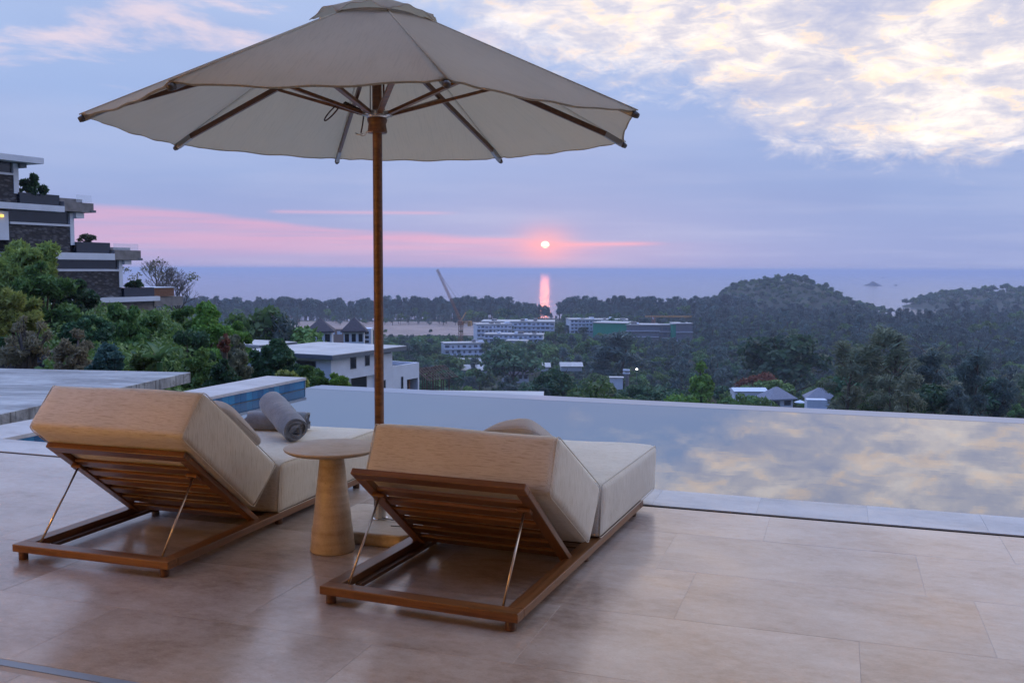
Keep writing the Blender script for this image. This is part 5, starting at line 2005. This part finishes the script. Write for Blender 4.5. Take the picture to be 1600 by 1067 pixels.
# the nearer valley trees, each its own thing
cnt = 0
rr_ = random.Random(11)
D = 112.0
placed = []
while D < 470 and cnt < 292:
    sp = 11.5 if D < 250 else 13.0
    half_w = (1660 - 385) / F_PX * D
    n_ = int(half_w / sp)
    for i in range(n_):
        l = (385 - 800) / F_PX * D + (i + rr_.uniform(.1, .9)) * sp
        dd = D + rr_.uniform(-.5, .5) * sp * 1.1
        px = 800 + l / dd * F_PX
        u = rr_.random()
        right = (px - 800) / 800
        if dd < 190 and right < .55:
            key = 'bush_bright' if u < .26 else 'bush_mid' if u < .62 else 'broad_mid' if u < .88 else 'broad_dark'
        elif right > .55:
            key = 'olive' if u < .27 else 'casuarina' if u < .54 else 'broad_dark' if u < .68 else 'broad_mid' if u < .91 else 'purple'
        else:
            key = 'broad_dark' if u < .48 else 'broad_mid' if u < .72 else 'casuarina' if u < .92 else 'purple'
        hh = {'bush_bright': 8, 'bush_mid': 8, 'broad_dark': 10.5, 'broad_mid': 9.5, 'casuarina': 12.5, 'olive': 11.5, 'purple': 10}[key]
        hh *= rr_.choice((.7, .85, 1.0, 1.1, 1.4)) * rr_.uniform(.92, 1.08) * (0.78 if dd < 160 else 1.0)
        gz = float(tz(l, dd))
        full = hh * (.6 if key.startswith('bush') else 1.0)
        cw = hh * .42 / dd * F_PX
        ytop = EYE_ROW + (EYE_H - (gz + full)) / dd * F_PX
        if hides(px, cw * .8, ytop, dd):
            # try it smaller, else leave the gap open
            hh *= .5
            full *= .5
            ytop = EYE_ROW + (EYE_H - (gz + full)) / dd * F_PX
            if hides(px, cw * .5, ytop, dd):
                continue
        if ytop > 672 and dd < 200:
            continue
        plant(key, px, dd, hh, rr_.uniform(.9, 1.2), var=rr_.randint(0, 3))
        cnt += 1
        if cnt >= 292:
            break
    D += sp * .92
D_FAR = D - 6

# ---- far woods: one mass each
far_protos = {}
for key, mat in (('broad', 'leaf_dark'), ('broad2', 'leaf_mid'), ('cas', 'leaf_cas'), ('beachcas', 'leaf_cas')):
    far_protos[key] = []
    for s in range(3):
        rs = np.random.RandomState(500 + s + len(key))
        lb = []
        if key.startswith('broad'):
            for i in range(13):
                a, e, k = rs.uniform(0, 2 * PI), math.asin(rs.uniform(-.4, 1)), rs.uniform(.45, .9)
                r = rs.uniform(1.1, 1.8)
                lb.append((math.cos(a) * math.cos(e) * 3.8 * k, math.sin(a) * math.cos(e) * 3.8 * k, 5.8 + math.sin(e) * 3.2 * k, r, r, r * .85))
            me = cards('crown', 600 + s, lb, 700, .75, 1.1, M[mat], .65, .15, .2)
        else:
            for i in range(16):
                z = rs.uniform(1.8 if key == 'cas' else 3.6, 9.5)
                ww = 2.1 * math.sin(PI * min(1, (z - .8) / 9.4)) ** .6
                a, k = rs.uniform(0, 2 * PI), rs.uniform(.3, 1.0)
                lb.append((math.cos(a) * ww * k, math.sin(a) * ww * k, z, .8, .8, rs.uniform(.6, 1.0)))
            me = cards('crown', 620 + s, lb, 650, .26, 1.1, M[mat], .9, .3, .4)
        bmx = bmesh.new()
        bmx.from_mesh(me)
        nf0 = len(bmx.faces)
        tm_ = trunk_mesh('trunk', 70 + s, 10, .17, 3, 6.0 if key.startswith('broad') else 8.5, 1.8)
        bmx.from_mesh(tm_)
        bmx.faces.ensure_lookup_table()
        me2 = bpy.data.meshes.new('far_tree')
        for f in bmx.faces[nf0:]:
            f.material_index = 1
        bmx.to_mesh(me2)
        bmx.free()
        me2.materials.append(M[mat])
        me2.materials.append(M['bark'])
        ob = bpy.data.objects.new('far_tree', me2)      # source for the instances, never linked to the scene
        far_protos[key].append(ob)


def mass(name, label, cat, protos, pts):
    """many far trees as one object: points with size and turn, trees set on them."""
    me = bpy.data.meshes.new(name)
    P_ = np.array([p[:3] for p in pts], np.float32)
    me.vertices.add(len(P_))
    me.vertices.foreach_set('co', P_.ravel())
    for nm, idx in (('size', 3), ('turn', 4)):
        a_ = me.attributes.new(nm, 'FLOAT', 'POINT')
        a_.data.foreach_set('value', np.array([p[idx] for p in pts], np.float32))
    me.update()
    o = bpy.data.objects.new(name, me)
    link(o)
    tag(o, label, cat, None, 'stuff')
    ng = bpy.data.node_groups.new(name, 'GeometryNodeTree')
    ng.interface.new_socket('Geometry', in_out='INPUT', socket_type='NodeSocketGeometry')
    ng.interface.new_socket('Geometry', in_out='OUTPUT', socket_type='NodeSocketGeometry')
    N, Lk = ng.nodes, ng.links
    gi, go = N.new('NodeGroupInput'), N.new('NodeGroupOutput')
    jn = N.new('GeometryNodeJoinGeometry')
    for ob in protos:
        inf = N.new('GeometryNodeObjectInfo')
        inf.inputs['Object'].default_value = ob
        inf.inputs['As Instance'].default_value = True
        Lk.new(inf.outputs['Geometry'], jn.inputs[0])
    ip = N.new('GeometryNodeInstanceOnPoints')
    Lk.new(gi.outputs[0], ip.inputs['Points'])
    Lk.new(jn.outputs[0], ip.inputs['Instance'])
    ip.inputs['Pick Instance'].default_value = True
    rv = N.new('FunctionNodeRandomValue')
    rv.data_type = 'INT'
    for s in rv.inputs:
        if s.type == 'INT' and s.name == 'Max':
            s.default_value = len(protos) - 1
        if s.type == 'INT' and s.name == 'Min':
            s.default_value = 0
    out_i = [s for s in rv.outputs if s.type == 'INT'][0]
    Lk.new(out_i, ip.inputs['Instance Index'])
    an = N.new('GeometryNodeInputNamedAttribute')
    an.data_type = 'FLOAT'
    an.inputs['Name'].default_value = 'turn'
    cb = N.new('ShaderNodeCombineXYZ')
    Lk.new(an.outputs[0], cb.inputs[2])
    er = N.new('FunctionNodeEulerToRotation')
    Lk.new(cb.outputs[0], er.inputs[0])
    Lk.new(er.outputs[0], ip.inputs['Rotation'])
    an2 = N.new('GeometryNodeInputNamedAttribute')
    an2.data_type = 'FLOAT'
    an2.inputs['Name'].default_value = 'size'
    Lk.new(an2.outputs[0], ip.inputs['Scale'])
    Lk.new(ip.outputs[0], go.inputs[0])
    md = o.modifiers.new('trees', 'NODES')
    md.node_group = ng
    return o


rf = random.Random(21)
pts_b, pts_m, pts_c = [], [], []
D = D_FAR
while D < 1135:
    sp = 9.5 if D < 800 else 10.5
    l = (180 - 800) / F_PX * D
    while l < (1700 - 800) / F_PX * D:
        ll, dd = l + rf.uniform(-.5, .5) * sp, D + rf.uniform(-.5, .5) * sp
        l += sp
        px = 800 + ll / dd * F_PX
        gz = float(tz(ll, dd))
        right = (px - 800) / 800
        u = rf.random()
        cas = u < (.64 if (right > .25 and dd > 520) else .35 if right > .1 else .12)
        if dd > 1000:
            cas = u < .8
        hh = (rf.uniform(8, 17) if cas else rf.uniform(6, 14)) * (1.15 if dd > 700 else 1)
        if rf.random() < .10:
            hh *= 1.45
        ytop = EYE_ROW + (EYE_H - (gz + hh)) / dd * F_PX
        if hides(px, hh * .3 / dd * F_PX, ytop, dd):
            hh *= .45
            ytop = EYE_ROW + (EYE_H - (gz + hh)) / dd * F_PX
            if hides(px, 3, ytop, dd):
                continue
        if dd > 1040 and 1368 < px < 1462:
            continue
        if 846 < dd < 1090 and 425 < px < 778:
            if rf.random() > .42:
                continue
        x, y = ld(px, dd)
        rec = (x, y, gz - .3, hh / 10.0, rf.uniform(0, 6.28))
        (pts_c if cas else pts_b if rf.random() < .48 else pts_m).append(rec)
    D += sp
mass('far_broadleaf_wood', 'dark broadleaf wood filling the valley behind the nearer trees', 'woodland', far_protos['broad'], pts_b)
mass('far_green_wood', 'mid green trees mixed through the far valley wood', 'woodland', far_protos['broad2'], pts_m)
mass('far_casuarina_wood', 'bluish grey casuarina wood filling the valley before the headland', 'woodland', far_protos['cas'], pts_c)

# tall casuarinas along the beach
pts = []
for row in range(4):
    px = 150.0
    while px < 1180:
        D = 1128 + row * 13 + rf.uniform(-5, 5)
        l = (px - 800) / F_PX * D
        base = float(tz(l, D))
        hh = rf.choice((18, 22, 25, 27, 28)) * rf.uniform(.92, 1.08) * (1 + .10 * math.sin(px * .11) * math.sin(px * .047 + 2))
        if 796 < px < 846:
            hh *= .70
        if 846 <= px < 873:
            hh *= .34 if px > 857 else .58
            if px > 862:
                hh *= .6
        if 873 <= px < 892:
            hh *= .78 + .012 * (px - 873)
        if px < 440:
            hh *= rf.uniform(.85, 1.0)
        hh *= 1 - .09 * max(0, math.sin(px * .05) * math.sin(px * .013 + 1))
        x, y = ld(px, D)
        pts.append((x, y, max(base, SEA_Z) - .5, hh / 10, rf.uniform(0, 6.28)))
        px += rf.uniform(4.5, 9.0)
mass('beach_casuarinas', 'dark band of tall casuarinas along the beach', 'woodland', far_protos['beachcas'], pts)

# woods on the headlands
pts = []
for l0, l1, d0, d1, sp in ((230, 640, 1190, 1720, 11), (640, 1500, 1200, 2000, 14)):
    d = d0
    while d < d1:
        l = l0
        while l < l1:
            ll, dd = l + rf.uniform(-.5, .5) * sp, d + rf.uniform(-.5, .5) * sp
            gz = float(tz(ll, dd))
            if gz > SEA_Z + 1.5 and 800 + ll / dd * F_PX < 1720:
                x, y = ld(800 + ll / dd * F_PX, dd)
                pts.append((x, y, gz - 1, rf.choice((.6, .75, .85, 1.0, 1.2)) * rf.uniform(.9, 1.1) * (1.25 if sp > 12 else 1.05), rf.uniform(0, 6.28)))
            l += sp
        d += sp
mass('headland_forest', 'dark forest covering the two headlands by the bay', 'woodland', far_protos['broad'] + far_protos['broad2'][:1], pts)


# ---- the planted bank on the left: every clump its own thing
def clump(name, label, cat, px, ytop, ybot, hw, D, mat, n, cw, ch, lobes=14, droop=.15, jit=.7, fill=.2, r=(.22, .40), seed=0, depth=.8, stems=5, stem_mat='bark', group=None, flat=None):
    B = at(px, ybot, D)
    H = (ybot - ytop) / F_PX * D
    W_ = hw / F_PX * D * (1.0 if flat else 1.16)
    H *= 1.0 if flat else 1.06
    if flat:
        B = flat
    t = thing(name, label, cat, (B.x, B.y, B.z), R(YAW) * 0.0, group)
    rs = np.random.RandomState(seed + 900)
    lb = dome_lobes(rs, lobes if flat else int(lobes * 2.1), W_, W_ * depth, H, r[0] * (1 if flat else .55), r[1] * (1 if flat else .78), H * .05)
    o = bpy.data.objects.new('foliage', cards('foliage', seed + 77, lb, n, cw, ch, M[mat], jit, droop, fill))
    link(o, t)
    mb = MB()
    r_ = random.Random(seed)
    for k in range(stems):
        q = lb[r_.randrange(len(lb))]
        mb.tube([(q[0] * .15, q[1] * .15, 0 if flat else -2.5), (q[0] * .4, q[1] * .4, q[2] * .4), (q[0], q[1], q[2])], [.09, .06, .02], 5)
    mb.build('stem', M[stem_mat], t)
    return t


clump('bamboo', 'yellow-green bamboo thicket under the stepped house, highest on the bank', 'bamboo', 42, 362, 470, 62, 46, 'leaf_bamboo', 9000, .10, .42, 22, .3, .9, .25, (.2, .36), 1)
clump('bamboo', 'dark green bamboo clump below the yellow-green thicket', 'bamboo', 70, 398, 515, 52, 42, 'leaf_mid', 8000, .10, .40, 20, .3, .9, .25, (.2, .36), 2)
clump('bush', 'pale straw-green feathery bush at the left edge of the bank', 'bush', 28, 438, 520, 38, 36, 'leaf_bamboo', 5000, .08, .34, 16, .35, .9, .3, (.2, .36), 3)
clump('tree', 'dark green tree reaching up to the lowest terrace of the stepped house', 'tree', 118, 415, 540, 42, 48, 'leaf_dark', 8000, .18, .30, 20, .2, .7, .2, (.2, .34), 4)
clump('bush', 'dry purple-grey twiggy bush low on the left bank', 'bush', 42, 488, 570, 44, 31, 'leaf_dry', 1500, .05, .22, 12, .3, 1.0, .5, (.2, .36), 5, stems=70, stem_mat='twig')
clump('bush', 'dark bush behind the retaining wall on the left edge', 'bush', 12, 505, 585, 46, 37, 'leaf_dark', 5000, .15, .26, 14, .2, .8, .2, (.22, .4), 6)
clump('bush', 'beige-brown dry bush above the concrete roof', 'bush', 118, 508, 585, 34, 28, 'leaf_dry', 5200, .06, .20, 16, .2, 1.0, .4, (.2, .34), 7, stems=24, stem_mat='twig')
clump('bush', 'rounded blue-green bush above the concrete roof', 'bush', 168, 533, 585, 26, 26, 'leaf_blue', 4200, .08, .18, 14, .15, .8, .2, (.24, .4), 8)
clump('bush', 'dark green bush between the beige bush and the tree on the bank', 'bush', 140, 470, 575, 42, 38, 'leaf_dark', 6500, .14, .25, 18, .25, .8, .2, (.2, .36), 9)
clump('creeper', 'vine-hung dark green mass below the lowest terrace', 'creeper', 195, 464, 585, 44, 40, 'leaf_mid', 8500, .13, .22, 20, .5, .7, .15, (.2, .36), 10)
clump('tree', 'leafy green tree just under the timber box of the stepped house', 'tree', 245, 466, 590, 46, 43, 'leaf_mid', 9000, .15, .28, 22, .3, .7, .2, (.2, .34), 11)
clump('tree', 'bright green spreading tree at the right end of the bank', 'tree', 322, 470, 590, 58, 42, 'leaf_bright', 10500, .13, .30, 26, .35, .8, .2, (.16, .3), 12)
clump('creeper', 'dark arching creeper with hanging stems on the bank', 'creeper', 292, 500, 600, 42, 34, 'leaf_dark', 7000, .12, .22, 16, .5, .8, .2, (.2, .36), 13, stems=26, stem_mat='twig')
clump('creeper', 'olive creeper with rusty leaves at the end of the bank', 'creeper', 366, 505, 606, 26, 33, 'leaf_olive', 6500, .11, .20, 18, .45, .8, .2, (.24, .4), 14, stems=18, stem_mat='twig')
clump('bush', 'small rusty leaf tuft in the creeper at the end of the bank', 'bush', 352, 518, 548, 11, 32, 'leaf_red', 220, .09, .16, 8, .3, .9, .4, (.3, .5), 15)
clump('bush', 'mid green bush behind the pool end wall', 'bush', 318, 545, 612, 30, 26, 'leaf_mid', 5600, .10, .18, 16, .3, .8, .2, (.22, .4), 16)
clump('bush', 'deep green bush in the corner by the concrete roof', 'bush', 352, 560, 615, 30, 24, 'leaf_dark', 5200, .09, .17, 16, .35, .8, .2, (.22, .4), 17)
clump('bush', 'low green plants under the banana leaves', 'bush', 225, 552, 590, 34, 24, 'leaf_mid', 4000, .07, .18, 14, .2, .9, .2, (.2, .36), 18)
clump('tree', 'dark glossy tree hiding the left end of the white house', 'tree', 428, 528, 612, 46, 42, 'leaf_dark', 8000, .17, .30, 20, .15, .8, .2, (.2, .36), 19)
clump('bush', 'green bush in front of the white house wall', 'bush', 484, 562, 612, 30, 38, 'leaf_mid', 4800, .12, .24, 14, .2, .8, .2, (.22, .4), 20)
clump('bush', 'yellow-green round bush touching the pool lip before the white house', 'bush', 532, 580, 614, 18, 38, 'leaf_bright', 3000, .10, .22, 12, .2, .8, .2, (.26, .44), 21)
clump('bush', 'olive-green low bush behind the end of the pool wall', 'bush', 452, 578, 615, 30, 36, 'leaf_bamboo', 3600, .09, .2, 14, .2, .8, .2, (.22, .4), 22)

clump('tree', 'leafy green tree below the timber box, next to the bright spreading one', 'tree', 285, 466, 590, 44, 46, 'leaf_mid', 7500, .15, .28, 20, .3, .7, .2, (.18, .32), 31)
clump('tree', 'bright green tree at the far right tip of the bank, beside the flat white roof', 'tree', 372, 482, 600, 36, 47, 'leaf_bright', 6500, .14, .28, 18, .3, .8, .2, (.18, .32), 32)


def planter_at(px, z):
    s_ = HOUSE_S(px, 350)[0]
    return HOUSE_O + Vector((math.cos(HOUSE_A), math.sin(HOUSE_A), 0)) * s_ + Vector((-math.sin(HOUSE_A), math.cos(HOUSE_A), 0)) * .35 + Vector((0, 0, z - HOUSE_O.z))


clump('bush', 'leafy plants growing in the planter of the top terrace', 'bush', 57, 278, 308, 27, 66.5, 'leaf_dark', 1500, .16, .34, 12, .1, .8, .2, (.16, .3), 23, depth=.35, flat=planter_at(57, s2t))
clump('bush', 'sparse dry plants in the planter of the middle terrace', 'bush', 143, 367, 384, 24, 66.5, 'leaf_dry', 420, .09, .3, 10, .1, .9, .4, (.16, .3), 24, depth=.35, flat=planter_at(143, s3t), stems=20, stem_mat='twig')
clump('bush', 'dark plants in the planter of the lowest terrace', 'bush', 214, 440, 453, 22, 66.5, 'leaf_dark', 700, .12, .25, 10, .1, .9, .3, (.16, .3), 25, depth=.35, flat=planter_at(214, s4t))


# low tangle that covers the bank between the clumps
rs = np.random.RandomState(5)
lb = []
for k in range(420):
    px_, D_ = rs.uniform(-60, 425), rs.uniform(27, 60)
    if px_ < 95 and D_ < 37:
        continue
    g_ = ground_at(px_, D_)
    r_ = rs.uniform(.5, 1.2)
    lb.append((g_.x, g_.y, g_.z + rs.uniform(.1, 1.2), r_, r_, r_ * .8))
o = bpy.data.objects.new('undergrowth', cards('undergrowth', 55, lb, 42000, .11, .24, M['leaf_mid'], .8, .3, .2))
link(o)
tag(o, 'dark tangled undergrowth covering the bank between the bushes', 'undergrowth', None, 'stuff')


def bare_tree(name, label, px, ytop, ybot, D, spread, seed, levels=6):
    B = at(px, ybot, D)
    H = (ybot - ytop) / F_PX * D
    t = thing(name, label, 'tree', (B.x, B.y, B.z))
    rs = random.Random(seed)
    tr_, tw = MB(), MB()

    def grow(p, d, ln, r, lev):
        q = p + d * ln
        m_ = (p + q) / 2 + Vector((rs.uniform(-1, 1), rs.uniform(-1, 1), rs.uniform(-.3, .6))) * ln * .10
        (tr_ if lev < 2 else tw).tube([p, m_, q], [r, r * .85, r * .68], 4 if lev > 1 else 6)
        if lev >= levels:
            return
        for k in range(rs.choice((2, 3, 3)) if lev < 4 else 2):
            ax = Vector((rs.uniform(-1, 1), rs.uniform(-1, 1), rs.uniform(-.15, .5))) * spread
            nd = (d + ax).normalized()
            nd.z = max(nd.z, -.05)
            grow(q, nd.normalized(), ln * rs.uniform(.62, .85), max(.012, r * .62), lev + 1)
    for k in range(3):
        grow(Vector((rs.uniform(-.5, .5), 0, -1.5)), Vector((rs.uniform(-.6, .6), rs.uniform(-.3, .3), 1)).normalized(), H * .36, .12, 0)
    tr_.build('trunk', M['twig'], t)
    tw.build('twigs', M['twig'], t)
    lp = [(rs.uniform(-2, 2) * H * .3, rs.uniform(-.6, .6), H * rs.uniform(.35, .8), .5, .5, .4) for _ in range(10)]
    o = bpy.data.objects.new('foliage', cards('foliage', seed, lp, 260, .12, .2, M['leaf_dry'], .9, .1, .5))
    link(o, t)
    return t


bare_tree('bare_tree', 'leafless purple-grey tree behind the lowest balcony of the stepped house', 232, 388, 470, 80, .75, 5)
bare_tree('bare_tree', 'smaller leafless tree at the right end of the stepped house', 276, 415, 478, 84, .75, 8, 5)

# banana plants: every leaf a blade of its own
def banana(label, px, ybot, D, Ht, seed, n=7):
    B = at(px, ybot, D)
    t = thing('banana_plant', label, 'banana plant', (B.x, B.y, B.z))
    MB().tube([(0, 0, -1.5), (0, 0, Ht * .45)], [.10, .07], 8).build('stem', M['banana'], t)
    rs = random.Random(seed)
    for k in range(n):
        a = 2 * PI * k / n + rs.uniform(-.4, .4)
        ln = Ht * rs.uniform(.6, .85)
        el_ = rs.uniform(.9, 1.4)
        vs, fs = [], []
        NS = 9
        for i in range(NS + 1):
            s = i / NS
            e = el_ - s * s * 1.1
            rr0 = ln * s
            cx = math.cos(el_ - s * .6) * rr0
            cz = Ht * .42 + math.sin(el_ - s * .6) * rr0
            w_ = .28 * math.sin(PI * min(1, s * .92 + .06)) ** .7 * (Ht / 2.2)
            for q in (-1, 0, 1):
                vs.append((cx, q * w_, cz + abs(q) * .07))
        for i in range(NS):
            for j in range(2):
                b_ = i * 3 + j
                fs.append((b_, b_ + 1, b_ + 4, b_ + 3))
        mb = MB().add(vs, fs, Matrix.Rotation(a, 4, 'Z'))
        o = mb.build('leaf', M['banana'], t, smooth=True)
        at_ = o.data.attributes.new('tint', 'FLOAT', 'FACE')
        at_.data.foreach_set('value', [rs.uniform(.2, 1)] * len(o.data.polygons))


banana('banana plant with broad pale leaves above the concrete roof corner', 250, 588, 23.5, .78, 1, 8)
banana('smaller banana plant left of the broad-leaved one', 214, 586, 24.5, .62, 2, 5)

# ------------------------------------------------------------------ air
hz = MB().box(-18500, 18500, -4500, 20500, SEA_Z - 12, 9.2)
m = bpy.data.materials.new('haze_air')
m.use_nodes = True
t = NT(m.node_tree)
t.n.clear()
pv = t.node('ShaderNodeVolumePrincipled')
pv.inputs['Color'].default_value = (0.72, 0.77, 0.94, 1)
pv.inputs['Density'].default_value = 0.00018
out = t.node('ShaderNodeOutputMaterial')
t.l.new(pv.outputs[0], out.inputs['Volume'])
hzo = hz.build('haze', m)
tag(hzo, kind='stuff')
